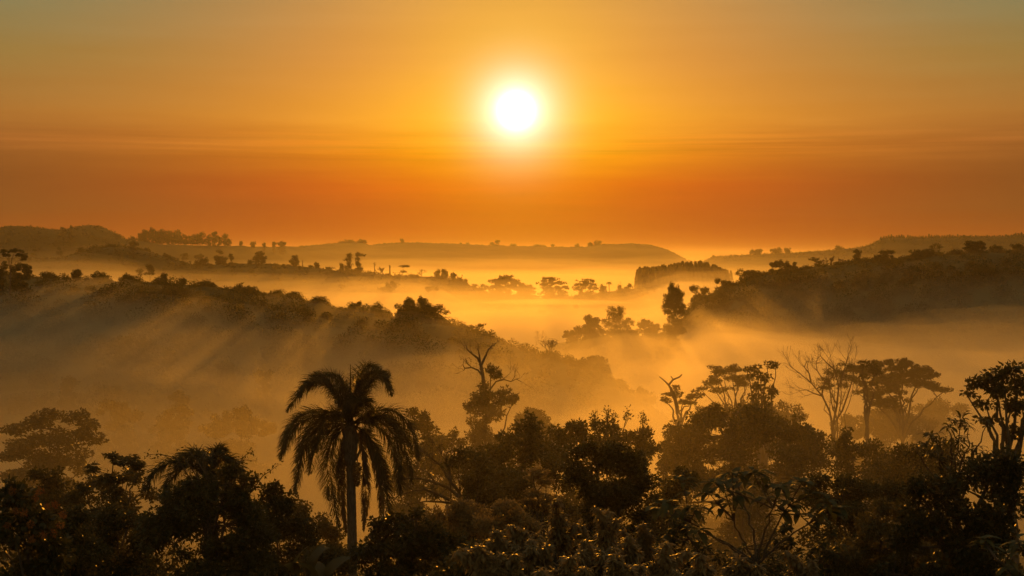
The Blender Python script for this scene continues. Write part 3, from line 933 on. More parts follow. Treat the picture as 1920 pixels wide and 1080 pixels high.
for k, (lb, Y, tx, cr) in enumerate([
    ("dark misted tree high on the ridge face at far left", 350, 84, [(83, 626, 13, 12), (92, 634, 14, 10)]),
    ("large misted tree halfway down the ridge face", 330, 228, [(226, 646, 22, 16), (238, 640, 10, 10)]),
    ("smaller misted tree right of the large one on the ridge face", 332, 270, [(270, 643, 17, 9)]),
    ("faint low tree right of the misted pair on the ridge face", 328, 318, [(318, 662, 16, 9)]),
    ("lone dark tree in the sunbeam low on the ridge face", 320, 422, [(420, 685, 17, 9), (430, 690, 12, 9)]),
    ("dim tree near the crest where the beams begin", 395, 590, [(590, 598, 14, 9)]),
    ("faint tree in the dark hollow at the ridge's lower left", 300, 128, [(128, 718, 22, 13)]),
    ("faint tree low on the ridge face right of the hollow", 300, 205, [(205, 735, 26, 12)]),
    ("pale ghostly tree on the slope left of the palm top", 305, 495, [(495, 705, 20, 12)]),
    ("misted tree under the crest right of the palm top", 340, 850, [(848, 705, 18, 10)]),
]):
    tree("misted_tree", lb, "tree", Y, tx, cr, group=G1b, leafsize=0.45)
G1c = "trees rising from the fog in the valley"
for lb, Y, tx, cr in [
    ("hazy broad tree in valley fog right of the big left tree", 250, 330, [(330, 778, 34, 20), (310, 800, 30, 20)]),
    ("glinting hazy tree nearest the palm in valley fog", 235, 450, [(440, 795, 50, 24), (458, 772, 20, 14), (490, 800, 30, 20), (400, 805, 30, 18)]),
    ("faint tree in valley fog above the big left tree", 262, 215, [(215, 765, 34, 20), (240, 780, 28, 16)]),
    ("pale tree in fog between the palm and the ridge", 275, 330, [(338, 745, 22, 12)]),
]:
    tree("misted_tree", lb, "tree", Y, tx, cr, group=G1c, leafsize=0.3, leaf=LEAF_OLIVE)
G1d = "misty trees just behind the near ridge"
tree("misted_tree", "taller of two pale trees in mist behind the ridge", "tree", 590, 281, [(280, 500, 8, 6), (284, 507, 9, 4), (280, 513, 12, 3)], group=G1d, leafsize=0.5, cover=2.0, base_y=530)
tree("misted_tree", "shorter, flatter of two pale trees in mist behind the ridge", "tree", 620, 262, [(262, 508, 9, 5), (266, 514, 10, 3)], group=G1d, leafsize=0.5, cover=1.3, base_y=530)

# ------------------------------------------------------------------ right ridge
G2 = "trees on the dark ridge at the right"
R2T = [
    ("round_tree", "leftmost bush where the dark right ridge runs out", 560, 1302, [(1302, 541, 9, 7), (1320, 545, 12, 6)], {}),
    ("bush", "bush poking left from the end of the dark ridge", 558, 1348, [(1346, 527, 8, 5), (1360, 532, 12, 7)], {}),
    ("round_tree", "smooth broad tree on the lower shoulder of the dark ridge", 560, 1400, [(1398, 512, 18, 8), (1415, 516, 16, 9)], {}),
    ("round_tree", "wide dark tree with a notched flat top on the ridge shoulder", 565, 1468, [(1452, 495, 17, 7), (1478, 500, 18, 11), (1462, 492, 8, 5)], dict(cover=3)),
    ("umbrella_tree", "small flat-topped tree right of the wide ridge-shoulder tree", 575, 1530, [(1527, 486, 11, 4), (1535, 491, 9, 4), (1530, 497, 6, 4)], dict(cover=1.9, flat=0.5)),
    ("column_tree", "upright dark tree like a chess rook on the ridge", 570, 1607, [(1608, 472, 9, 5), (1607, 481, 8, 7), (1607, 489, 9, 5)], dict(cover=3)),
    ("round_tree", "broad-topped tree right of the upright rook-shaped ridge tree", 566, 1662, [(1663, 473, 15, 5), (1663, 481, 13, 6), (1647, 481, 8, 5)], {}),
    ("open_tree", "thin see-through tree standing above the dark ridge", 580, 1757, [(1757, 461, 11, 8), (1748, 465, 6, 5)], dict(cover=0.7)),
    ("round_tree", "long low crown left of the see-through ridge tree", 563, 1728, [(1722, 474, 22, 6), (1740, 473, 16, 6)], {}),
    ("umbrella_tree", "largest dark umbrella-shaped tree on the right ridge", 556, 1828, [(1826, 456, 22, 7), (1830, 463, 20, 8), (1815, 462, 10, 7)], dict(cover=3, flat=0.55)),
    ("round_tree", "low domed tree between the two tallest right ridge trees", 560, 1868, [(1868, 466, 16, 6)], {}),
    ("round_tree", "dark tree at the frame's right edge on the ridge", 556, 1906, [(1905, 463, 12, 6), (1916, 467, 10, 7)], {}),
    ("round_tree", "low crown left of the largest umbrella tree on the ridge", 560, 1790, [(1790, 474, 16, 6)], {}),
    ("bush", "low bush under the small flat-topped ridge tree's right", 572, 1575, [(1575, 495, 14, 4)], {}),
]
for nm, lb, Y, tx, cr, kw in R2T:
    tree(nm, lb, "bush" if nm == "bush" else "tree", Y, tx, cr, group=G2, leafsize=0.5, **kw)
for k, (x_, lb) in enumerate([(1548, "leftmost of three leafless saplings on the right ridge"), (1558, "tallest, middle one of three leafless ridge saplings"), (1584, "rightmost of three leafless saplings on the right ridge")]):
    bare_tree("bare_sapling", lb, "tree", 578, x_, (482, 479, 485)[k], 16, group="leafless saplings on the right ridge", depth=4, stems=2)
G2b = "trees standing in bright fog below the right ridge"
tree("tall_tree", "tall dark oval tree standing alone in golden fog", "tree", 470, 1263, [(1264, 546, 14, 14), (1257, 556, 14, 13), (1263, 564, 23, 17), (1255, 575, 17, 13), (1275, 577, 16, 10), (1261, 537, 7, 9), (1266, 586, 22, 6), (1272, 555, 13, 12)],
     group=G2b, leafsize=0.42, cover=2.1, limbs=8, fork=0.3)
tree("open_tree", "airy lace-crowned tree left of the tall oval tree", "tree", 500, 1155, [(1148, 584, 13, 11), (1164, 582, 11, 11), (1155, 594, 22, 11), (1138, 604, 13, 10), (1180, 603, 14, 10), (1158, 606, 24, 10)], group=G2b, leafsize=0.4, cover=1.1, fork=0.25, limbs=9)
tree("round_tree", "pointed dark tree just left of the airy lace-crowned tree", "tree", 505, 1108, [(1103, 599, 11, 9), (1114, 604, 12, 11), (1108, 618, 24, 15)], group=G2b, leafsize=0.5)
tree("round_tree", "lower rounded tree at the left end of the fog-bound grove", "tree", 510, 1082, [(1082, 622, 17, 12), (1066, 630, 14, 9)], group=G2b, leafsize=0.5)
tree("round_tree", "tree between the airy one and the tall oval one", "tree", 510, 1210, [(1205, 606, 12, 9), (1214, 612, 14, 11), (1228, 616, 12, 9)], group=G2b, leafsize=0.5)
tree("round_tree", "fogged tree below the tall oval tree's right side", "tree", 515, 1290, [(1290, 608, 18, 10), (1310, 614, 18, 10)], group=G2b, leafsize=0.5)
tree("round_tree", "shadowy tree low in the grove under the airy tree", "tree", 495, 1160, [(1160, 628, 40, 18), (1195, 634, 34, 18), (1125, 636, 34, 16), (1235, 640, 34, 16)], group=G2b, leafsize=0.5)
bare_tree("twisted_tree", "small twisted tree fading in fog left of the grove", "tree", 560, 1003, 620, 26, group=G2b, depth=4, nleaf=3, leafsize=0.5, leaf=LEAF_FAR, lean=0.2, base_y=652)

# ------------------------------------------------------------------ low hills beyond
G3 = "trees on the pale low hill in mid distance"
T3 = [
    ("round_tree", "faint rounded tree on the far left field edge", 1080, 113, [(113, 475, 5, 5)], {}),
    ("bush", "faint small tree left of the rounded field-edge tree", 1100, 63, [(63, 478, 5, 5)], {}),
    ("umbrella_tree", "little flat-topped tree left of the hill hummock", 960, 151, [(152, 467, 7, 2.5)], dict(flat=0.5)),
    ("round_tree", "low wide tree on top of the hill hummock", 890, 208, [(208, 461, 11, 4), (195, 464, 12, 4)], {}),
    ("round_tree", "dark tree with a bare stem on the hummock's right shoulder", 885, 246, [(247, 456, 6, 5), (253, 459, 7, 4)], dict(fork=0.6)),
    ("bush", "domed bush lower on the hummock's right slope", 885, 274, [(274, 469, 8, 4)], {}),
    ("bush", "pointed dark bush at the foot of the hummock", 880, 313, [(313, 482, 8, 5), (311, 478, 4, 3)], {}),
    ("round_tree", "pale round tree behind the foot of the hummock", 1100, 347, [(347, 480, 9, 6)], dict(base_y=492)),
    ("round_tree", "second pale tree, wider, right of the pale round one", 1100, 373, [(373, 481, 10, 5)], dict(base_y=492)),
    ("bush", "grey bush left of the big round tree on the hill", 870, 386, [(384, 489, 10, 6), (372, 493, 8, 5)], {}),
    ("round_tree", "big round tree beside a small palm-like tree on the hill", 860, 415, [(414, 486, 13, 9)], dict(cover=3)),
    ("round_tree", "slim top-heavy tree right of the big round hill tree", 862, 432, [(432, 478, 5, 4), (434, 484, 5, 4)], dict(fork=0.6)),
    ("round_tree", "faint tree peeping over the big round hill tree", 1050, 412, [(412, 473, 8, 4)], dict(base_y=490)),
    ("round_tree", "well-shaped spreading tree alone on the bare hill line", 855, 487, [(487, 477, 9, 7), (491, 484, 10, 5), (480, 485, 8, 5)], {}),
    ("bush", "tiny bush left of the lone spreading hill tree", 855, 469, [(469, 490, 5, 3)], {}),
    ("round_tree", "mid-sized tree beside a dead stump on the hill line", 848, 552, [(552, 484, 7, 6), (547, 491, 6, 3), (556, 491, 6, 3)], {}),
    ("bush", "small round tree right of the dead stump", 842, 594, [(594, 496, 5, 5)], {}),
    ("bush", "tiny bush between the dead stump and small round tree", 843, 581, [(581, 499, 3, 2)], {}),
    ("bush", "long clipped-looking thicket on the hill line", 840, 615, [(615, 503, 11, 2.5)], {}),
    ("round_tree", "small lollipop tree left of the tall pair", 838, 641, [(641, 498, 4.5, 5)], dict(fork=0.5)),
    ("tall_tree", "left, rounder tree of the tall pair on the hill", 835, 655, [(655, 480, 7, 6), (651, 487, 7, 5), (656, 495, 6, 5)], dict(cover=1.9, limbs=8)),
    ("tall_tree", "right, taller tree of the pair with a wind-blown top", 835, 671, [(672, 477, 5, 4), (680, 478, 5, 2), (670, 486, 5, 5), (670, 495, 5, 5)], dict(cover=2.2, fork=0.3)),
    ("bush", "bush at the foot of the tall pair", 834, 664, [(664, 507, 10, 4)], {}),
    ("umbrella_tree", "two-tiered flat tree among the misty stumps", 830, 755, [(758, 499, 12, 2), (757, 509, 8, 2)], dict(flat=0.5, cover=2.0, fork=0.7)),
    ("round_tree", "left tree of three dark crowns on the misty knoll", 826, 820, [(820, 510, 6, 5)], {}),
    ("round_tree", "middle and highest of three dark crowns on the knoll", 826, 833, [(833, 510, 8, 5), (831, 515, 9, 4)], {}),
    ("round_tree", "right tree of three dark crowns on the misty knoll", 824, 849, [(849, 515, 6, 4)], {}),
    ("bush", "square-ended thicket closing the misty knoll's right end", 822, 865, [(862, 528, 14, 6), (873, 531, 7, 8)], {}),
    ("bush", "pale thicket in fog below the misty stumps", 700, 735, [(735, 534, 13, 6), (725, 541, 16, 5)], dict(base_y=552)),
    ("bush", "pale flat thicket in fog left of the wide dome tree", 700, 808, [(808, 541, 14, 5)], dict(base_y=552)),
    ("bush", "faint thicket in fog below the tall pair", 720, 641, [(641, 537, 9, 4)], dict(base_y=546)),
    ("bush", "small fogged bush just left of the wide dome tree", 815, 889, [(888, 537, 6, 4), (898, 542, 10, 4)], {}),
    ("umbrella_tree", "widest dome-shaped tree of the three in the foggy lowland", 800, 945, [(945, 526, 30, 7), (947, 520, 18, 5), (945, 535, 42, 9), (942, 547, 52, 12), (985, 541, 18, 10), (985, 552, 26, 10)], dict(cover=3, flat=0.6, limbs=9)),
    ("umbrella_tree", "middle of the three lowland trees, flat-topped with open skirts", 820, 1036, [(1033, 524, 20, 5), (1034, 531, 30, 6), (1037, 541, 24, 9), (1062, 539, 10, 4), (1040, 551, 30, 8)], dict(cover=2.4, flat=0.5, limbs=9)),
    ("umbrella_tree", "rightmost of the three lowland trees, neat arched canopy", 850, 1097, [(1098, 528, 19, 5), (1096, 535, 25, 6), (1085, 541, 11, 5), (1112, 540, 11, 5), (1098, 549, 20, 5)], dict(cover=2.0, flat=0.5, limbs=9)),
    ("bush", "low bush between the arched lowland tree and far palm", 860, 1130, [(1130, 540, 9, 5)], {}),
    ("bush", "thin dark shrub right of the far palm", 890, 1162, [(1162, 539, 4, 5)], {}),
    ("bush", "round bush at the foot of the plantation block", 920, 1182, [(1181, 536, 6, 5), (1174, 540, 6, 3)], {}),
    ("bush", "low twin-lobed thicket floating in bright fog", 690, 1002, [(990, 587, 14, 4), (1014, 585, 13, 4)], dict(base_y=604)),
    ("bush", "faint small tree in fog right of the twin-lobed thicket", 740, 1079, [(1079, 574, 6, 4)], dict(base_y=588)),
]
for nm, lb, Y, tx, cr, kw in T3:
    kw = dict(kw)
    kw.setdefault("cover", 2.6)
    tree(nm, lb, "bush" if nm == "bush" else "tree", Y, tx, cr, group=G3, leafsize=0.85, aspect=0.65, **kw)
pole("dead_stump", "short dead stump on the hill line beside a tree", "dead tree", 846, 567, 488, r=0.35)
pole("dead_pole", "tall thin dead trunk, leftmost of the misty stumps", "dead tree", 800, 702, 492, r=0.3, base_y=525)
pole("dead_pole", "thick dead trunk with a knobbed top among the misty stumps", "dead tree", 830, 731, 497, r=0.55)
pole("dead_pole", "hair-thin bare trunk between far palm and plantation", "dead tree", 905, 1163, 527, r=0.16)
bare_tree("bare_tree", "pale leafless tree between the two dead misty trunks", "tree", 850, 720, 500, 20, depth=4, base_y=522)
bare_tree("bare_tree", "pale leafless spreading tree right of the two-tiered flat tree", "tree", 840, 791, 504, 20, depth=4)

# far palm
Yp = 870
X0 = at(1142, HORIZON, Yp)[0]; z0 = gz(X0, Yp) - 0.2
tp_ = thing("palm_tree", "tiny distant palm silhouetted above golden fog", "palm", (X0, Yp, z0))
hh = at(1142, 531, Yp)[2] - z0
w_ = MB(); w_.tube([(0, 0, 0), (0.1, 0, hh * 0.5), (0, 0, hh)], [0.3, 0.25, 0.25], 6)
obj("trunk", w_.mesh("trunk", BARK), tp_)
for k in range(11):
    a = k / 11 * 2 * math.pi
    w_ = MB(); e = np.array([math.cos(a), math.sin(a) * 0.8, 0.0])
    pts = bez(np.array([0, 0, hh]), np.array([0, 0, hh + 1.2]) + e * 0.5, np.array([0, 0, hh + 1.2 - 0.6 * (k % 3)]) + e * 1.6, np.array([0, 0, hh - 1.0]) + e * 2.1, 7)
    sd = np.array([-e[1], e[0], 0]) * 0.3
    v = np.concatenate([pts + sd, pts - sd]); n_ = len(pts)
    v[[0, n_ - 1, n_, 2 * n_ - 1]] = pts[[0, -1, 0, -1]]
    i_ = np.arange(n_ - 1)
    w_.add(v, np.stack([i_, i_ + 1, i_ + n_ + 1, i_ + n_], 1))
    obj("frond", w_.mesh("frond", LEAF_FAR), tp_)

# conifers: one prototype per look, copied
def conifer(name, label, group, Y, px, top, w_px, base_y, protos=[]):
    SEED[0] += 1
    rng = np.random.default_rng(SEED[0])
    if len(protos) < 4:
        mb = MB()
        n = 520
        z = rng.random(n) ** 0.9
        a = rng.random(n) * 2 * math.pi
        r = (1 - z) ** 0.7 * 0.5 * (0.75 + 0.4 * rng.random(n)) * rng.random(n) ** 0.4
        p = np.stack([np.cos(a) * r, np.sin(a) * r, 0.06 + z * 0.94], 1)
        d = unit(np.stack([np.cos(a), np.sin(a), rng.random(n) * 0.8 - 0.2], 1))
        leaves(mb, p, d, 0.16, 0.1, rng)
        tb = MB(); tb.tube([(0, 0, 0), (0, 0, 0.5), (0, 0, 0.98)], [0.05, 0.035, 0.01], 5)
        protos.append((mb.mesh("crown", LEAF_FAR), tb.mesh("trunk", BARK)))
        cm, tm = protos[-1]
    else:
        cm, tm = protos[int(rng.integers(4))]
    X = at(px, HORIZON, Y)[0]; z0 = min(gz(X, Y) - 0.3, at(px, base_y, Y)[2])
    h = at(px, top, Y)[2] - z0
    t = thing(name, label, "tree", (X, Y, z0), group)
    t.scale = (w_px * m_per_px(Y), w_px * m_per_px(Y), h)
    t.rotation_euler = (0, 0, rng.random() * 6)
    obj("crown", cm, t); obj("trunk", tm, t)


rr = np.random.default_rng(44)
tops = crest([(1190, 512), (1198, 504), (1240, 500), (1275, 494), (1320, 493), (1345, 502), (1372, 509)])
for k, px in enumerate(np.linspace(1194, 1368, 60)):
    px += rr.normal() * 0.8
    conifer("plantation_conifer", "one of the close-set conifers forming the square plantation block in fog", "conifers of the square plantation block", 1000 + (k % 4) * 5, px, float(tops(px)) + rr.normal() * 1.6, 11 + 5 * rr.random(), 540)
for k, px in enumerate(np.linspace(1651, 1915, 54)):
    conifer("ridge_conifer", "one of the evenly spaced pointed conifers along the far right skyline", "row of conifers on the far right skyline", 1490 + (k % 2) * 6, px + rr.normal() * 0.7, float(crest([(1651, 443), (1700, 441), (1713, 445), (1740, 441), (1800, 442), (1880, 442), (1920, 436)])(px)) + rr.normal() * 0.8, 6.5, 456)

# far skyline groves and single trees
G4 = "tall gum trees of the long skyline grove"
g = [(265, 434), (272, 428), (285, 426), (295, 430), (304, 429), (313, 431), (322, 433), (332, 430), (342, 438), (353, 441), (364, 438), (373, 437), (379, 433)]
for k, (px, tp) in enumerate(g):
    hgt = 462 - tp
    tree("gum_tree", f"{ORD[k]} tree from the left in the long grove on the skyline", "tree", 1400, px, [(px, tp + hgt * 0.22, 7, hgt * 0.2), (px - 3, tp + hgt * 0.45, 7, hgt * 0.22), (px + 3, tp + hgt * 0.66, 8, hgt * 0.25)],
         group=G4, leafsize=1.1, aspect=0.7, cover=2.2 if k < 8 else 1.6, base_y=464, fork=0.25)
g = [(392, 440, "leftmost, broad"), (402, 434, "tallest"), (411, 441, "low middle"), (422, 436, "bottle-shaped"), (428, 447, "short rightmost")]
for px, tp, wd_ in g:
    hgt = 462 - tp
    tree("gum_tree", f"{wd_} tree of the small skyline grove that stands apart", "tree", 1420, px, [(px, tp + hgt * 0.2, 6, hgt * 0.2), (px, tp + hgt * 0.5, 7, hgt * 0.25), (px, tp + hgt * 0.75, 5.5, hgt * 0.22)],
         group="gum trees of the small skyline grove", leafsize=1.1, aspect=0.7, cover=2.0, base_y=464, fork=0.25)
G4b = "small trees along the far skyline"
for lb, px, cr, Y in [
    ("tiny slim tree on the skyline right of the small grove", 452, [(452, 456, 2.5, 5)], 1480),
    ("small tree with a thin mast beside it on the skyline", 474, [(474, 457, 5, 4)], 1490),
    ("tiny tree dot on the skyline right of the masted tree", 495, [(495, 458, 2.5, 3)], 1500),
    ("upright small tree left of the skyline thicket", 514, [(514, 456, 3.5, 4)], 1520),
    ("low wide thicket on the skyline above the lone hill tree", 527, [(528, 456, 9, 4)], 1540),
    ("dark wooded hump with a sheer right end on the skyline", 665, [(655, 455, 22, 5), (678, 454, 10, 6)], 1960),
    ("faint lone tree on the skyline plateau's left end", 754, [(754, 450, 4, 3.5)], 2000),
    ("tiny left bush of two on the skyline plateau", 864, [(864, 457, 3, 2)], 2050),
    ("tiny right bush of two on the skyline plateau", 877, [(877, 457, 4, 2)], 2050),
    ("leaning tree with a low bush on the plateau skyline", 933, [(933, 454, 5, 4), (922, 457, 6, 2)], 2060),
    ("smooth bush right of the leaning plateau tree", 962, [(963, 461, 9, 4)], 2080),
    ("long low copse on the skyline plateau below the sun", 1012, [(1012, 462, 14, 3.5)], 2080),
    ("single rounded tree right of the low skyline copse", 1036, [(1036, 462, 4, 4)], 2080),
    ("tiny skyline bush right of the single rounded tree", 1055, [(1055, 464, 4, 2)], 2085),
    ("round tree left of the plateau's end rise", 1083, [(1083, 461, 5, 4)], 2090),
    ("tree starting the plateau's end rise", 1106, [(1106, 458, 6, 4)], 2095),
    ("domed tree at the top of the plateau's end rise", 1121, [(1121, 456, 8, 5)], 2095),
    ("small spiky tree on the dark hill at the left skyline", 133, [(133, 427, 2.5, 4)], 1300),
    ("tree clump in the dip of the left skyline hill", 117, [(117, 430, 5, 4)], 1300),
    ("bush in the gap left of the long skyline grove", 249, [(249, 448, 7, 5)], 1360),
    ("pointed tree at the left tip of the right skyline woods", 1338, [(1338, 481, 3, 5)], 1690),
    ("rounded tree above the right skyline woods", 1418, [(1416, 473, 12, 5), (1424, 470, 6, 4)], 1640),
    ("flat-topped tree above the right skyline woods", 1455, [(1452, 469, 8, 3), (1460, 468, 8, 3)], 1630),
    ("domed tree right of the flat-topped one in skyline woods", 1475, [(1477, 468, 9, 4)], 1620),
    ("rounded crown midway along the right skyline woods", 1570, [(1572, 466, 8, 5)], 1560),
]:
    tree("skyline_tree", lb, "tree", Y, px, cr, group=G4b, leafsize=1.4, aspect=0.7, cover=2.6)
# ------------------------------------------------------------------ trees at the foot of the hill, 90 to 200 m away
rg = np.random.default_rng(77)
q = scatter(rg, 700, c(16), c(235), -100, 2020)
cover("undergrowth", q + [0, 0, -0.3], rg.uniform(0.8, 2.0, len(q)), 70, 0.42, LEAF_DARK, 78)

GM = "trees of the misty hollow below the viewpoint"
t, b, r = tree("vine_clad_tree", "dead-topped tree wrapped in a column of vines, bare arms raised", "tree", 150, 905,
               [(918, 740, 38, 26), (890, 748, 22, 18), (950, 742, 26, 14), (908, 775, 36, 30), (905, 815, 42, 34), (925, 700, 15, 18), (915, 855, 55, 34), (880, 765, 12, 10), (962, 750, 12, 10)],
               group=GM, leafsize=0.3, leaf=LEAF_OLIVE, cover=1.9, fork=0.35)
# its bare crown, drawn limb by limb
wb = MB()
s_ = m_per_px(150)
pp = lambda x, y, dy=0.0: np.array(at(x, y, 150)) + np.array([0, dy, 0]) - b
rr_ = np.random.default_rng(9)
arms = [([(908, 760), (908, 725), (905, 700), (902, 685)], 0.24, 0.17), ([(902, 685), (896, 672), (886, 664), (876, 655), (874, 648)], 0.15, 0.05), ([(902, 685), (910, 668), (916, 655), (922, 650), (924, 644)], 0.15, 0.05),
        ([(900, 679), (899, 665), (896, 655), (898, 646)], 0.1, 0.04), ([(905, 705), (896, 694), (884, 689), (872, 690), (868, 684), (870, 676)], 0.12, 0.035), ([(884, 689), (876, 682), (873, 674)], 0.06, 0.03),
        ([(916, 655), (921, 650), (928, 647)], 0.05, 0.03), ([(886, 664), (882, 656)], 0.05, 0.03), ([(872, 690), (869, 695)], 0.05, 0.03),
        ([(915, 735), (930, 716), (945, 712), (958, 716), (968, 711), (978, 716)], 0.1, 0.03), ([(958, 716), (964, 708), (967, 703)], 0.04, 0.025), ([(940, 713), (952, 703), (956, 700)], 0.04, 0.02), ([(968, 711), (974, 709)], 0.04, 0.02)]
for pts, ra, rb in arms:
    P = np.array([pp(x, y, rr_.normal() * 0.3) for x, y in pts])
    wb.tube(P, np.linspace(ra, rb, len(P)), 5)
    tips = []
    for k in range(2):
        i = int(rr_.integers(1, len(P)))
        grow(wb, P[i], unit(P[i] - P[i - 1] + rr_.normal(size=3) * 0.5 * np.linalg.norm(P[i] - P[i - 1])), 0.8, rb * 0.7, 1, rr_, tips, 0.7, 0.2, 0.05, min_r=0.018, sides=3)
o = obj("dead_branches", wb.mesh("dead_branches", BARK), t)

tree("domed_tree", "hazy domed tree right of the vine-wrapped dead-topped tree", "tree", 175, 1000, [(1000, 790, 40, 26), (985, 800, 34, 22), (1015, 805, 30, 24), (1003, 772, 22, 10), (1000, 840, 60, 40)], group=GM, leafsize=0.3, leaf=LEAF_OLIVE)
tree("hazy_tree", "hazy tree peeping out right of the palm crown", "tree", 120, 785, [(785, 790, 24, 18), (800, 805, 22, 20), (775, 775, 12, 10), (795, 850, 40, 36), (770, 900, 50, 40)], group=GM, leafsize=0.26, leaf=LEAF_OLIVE)
tree("hazy_bush", "low bushes in bright fog between palm and dead-topped tree", "bush", 130, 840, [(835, 830, 34, 20), (850, 812, 12, 12), (815, 825, 16, 14), (840, 870, 60, 40), (865, 830, 14, 10)], group=GM, leafsize=0.26, leaf=LEAF_OLIVE, cover=1.8)
tree("broad_tree", "broad hazy tree standing alone at the left in front of the slope", "tree", 118, 92,
     [(60, 792, 40, 18), (92, 776, 24, 11), (148, 782, 28, 17), (168, 803, 28, 17), (28, 802, 28, 14), (100, 825, 72, 28), (176, 822, 22, 15), (30, 845, 40, 28), (120, 865, 72, 30), (70, 900, 90, 40)],
     group=GM, leafsize=0.3, leaf=LEAF_OLIVE, cover=2.2, flat=0.55, clump=0.85)
tree("umbrella_tree", "small twisted flat-topped tree with one bare arm raised", "tree", 145, 1285,
     [(1258, 737, 24, 7), (1250, 748, 14, 6), (1305, 742, 20, 10), (1292, 752, 22, 7), (1270, 728, 10, 5)], group=GM, leafsize=0.25, flat=0.45, fork=0.75, cover=2.2, lean=-0.03)
wb = MB()
X0 = np.array(at(1285, HORIZON, 145)); b2 = np.array([X0[0], 145, gz(X0[0], 145) - 0.15])
p2 = lambda x, y: np.array(at(x, y, 145)) - b2
for pts, ra, rb in [([(1272, 775), (1266, 750), (1258, 728), (1254, 722), (1262, 712), (1274, 707), (1279, 702)], 0.2, 0.06), ([(1254, 722), (1246, 714), (1236, 706)], 0.1, 0.04), ([(1262, 712), (1258, 705)], 0.06, 0.04)]:
    P = np.array([p2(*q_) for q_ in pts]); wb.tube(P, np.linspace(ra, rb, len(P)), 5)
obj("bare_arm", wb.mesh("bare_arm", BARK), [o_ for o_ in COL.objects if o_.name.startswith("umbrella_tree") and o_.get("label", "").startswith("small twisted")][0])
tree("umbrella_tree", "wide flat umbrella tree left of the leafy dark sapling", "tree", 150, 1392,
     [(1352, 697, 30, 8), (1384, 692, 32, 8), (1364, 708, 50, 10), (1332, 718, 26, 9), (1392, 716, 24, 14), (1350, 730, 34, 6), (1338, 689, 16, 4), (1318, 728, 14, 5)], group=GM, leafsize=0.19, flat=0.55, fork=0.62, cover=1.7, limbs=12, clump=0.42, trunk_r=0.22)
tree("sapling_tree", "dark leafy tree with clumped foliage between the umbrella trees", "tree", 122, 1432,
     [(1418, 690, 12, 8), (1445, 685, 14, 7), (1455, 682, 7, 5), (1410, 700, 10, 8), (1432, 705, 18, 10), (1422, 725, 16, 12), (1448, 728, 13, 12), (1410, 745, 14, 10), (1440, 750, 16, 12), (1400, 692, 6, 5)],
     group=GM, leafsize=0.27, cover=1.5, fork=0.3, limbs=10, clump=0.4)
bare_tree("bare_tree", "thin leafless tree right of the dark leafy sapling", "tree", 135, 1472, 705, 62, group=GM, depth=6, trunk_frac=0.42, kids=(2, 3), min_r=0.018)
X0 = at(1562, HORIZON, 130)[0]; b6 = np.array([X0, 130, gz(X0, 130) - 0.15])
t = thing("bare_tree", "tall twiggy tree with slanting bare limbs beside the big umbrella tree", "tree", tuple(b6), GM)
wb = MB(); rr_ = np.random.default_rng(66); tips = []
p6 = lambda x, y: np.array(at(x, y, 130)) - b6
for pts, ra, rb in [([(1562, 840), (1561, 800)], 0.2, 0.17), ([(1561, 800), (1554, 770), (1540, 742), (1520, 718), (1500, 700), (1484, 688)], 0.11, 0.02), ([(1561, 800), (1570, 760), (1573, 725), (1566, 695), (1558, 676)], 0.12, 0.02),
                    ([(1561, 800), (1578, 768), (1592, 735), (1598, 705), (1602, 682)], 0.1, 0.02), ([(1573, 725), (1583, 702), (1589, 678), (1592, 664)], 0.1, 0.025), ([(1520, 718), (1516, 700), (1507, 688), (1510, 676)], 0.08, 0.025),
                    ([(1566, 695), (1552, 681), (1540, 668)], 0.08, 0.025), ([(1540, 742), (1527, 738), (1512, 731), (1500, 733)], 0.07, 0.02), ([(1540, 742), (1544, 715), (1535, 696), (1532, 682)], 0.08, 0.025), ([(1570, 760), (1556, 735), (1553, 715)], 0.07, 0.025)]:
    P = np.array([p6(*q_) + np.array([0, rr_.normal() * 0.3, 0]) for q_ in pts])
    P[0, 1] = P[-1, 1] * 0 + (0 if pts[0][0] in (1561, 1562) else P[0, 1])
    wb.tube(P, np.linspace(ra, rb, len(P)), 6)
    if len(P) > 2:
        for i in range(1, len(P)):
            for _ in range(2):
                grow(wb, P[i], unit(unit(P[i] - P[i - 1]) + rr_.normal(size=3) * 0.55), 0.95, 0.024, 2, rr_, tips, 0.6, 0.16, 0.08, min_r=0.011, sides=3)
obj("trunk", wb.mesh("trunk", BARK), t)
tree("feathery_tree", "soft leafy crown inside the tall twiggy tree", "tree", 138, 1572, [(1560, 700, 32, 12), (1584, 692, 26, 12), (1545, 714, 20, 8), (1590, 710, 26, 12), (1568, 722, 30, 9), (1540, 726, 12, 6)], group=GM, leafsize=0.15, flat=0.6, cover=1.1, fork=0.5, limbs=8, clump=0.32, trunk_r=0.16)
tree("umbrella_tree", "largest umbrella tree, its flat tiers reaching right over the fog", "tree", 152, 1712,
     [(1650, 690, 44, 11), (1690, 684, 40, 11), (1680, 702, 80, 15), (1722, 700, 40, 14), (1736, 694, 18, 6), (1640, 714, 46, 15), (1762, 728, 26, 8), (1742, 722, 26, 9), (1700, 718, 52, 14), (1642, 678, 11, 4), (1670, 676, 11, 4), (1694, 674, 11, 4), (1655, 735, 52, 14), (1612, 692, 28, 12), (1660, 752, 50, 14)],
     group=GM, leafsize=0.19, flat=0.55, fork=0.6, cover=2.6, limbs=9, clump=0.45, trunk_r=0.3, lean=-0.02)
tree("slim_tree", "straight dark trunk with a small crown before the largest umbrella tree", "tree", 128, 1627,
     [(1632, 690, 22, 9), (1620, 680, 16, 6), (1645, 698, 16, 8), (1622, 705, 12, 8), (1640, 722, 10, 6), (1625, 845, 20, 14)], group=GM, leafsize=0.2, cover=1.6, fork=0.75, trunk_r=0.24, flat=0.6, limbs=7, clump=0.35)
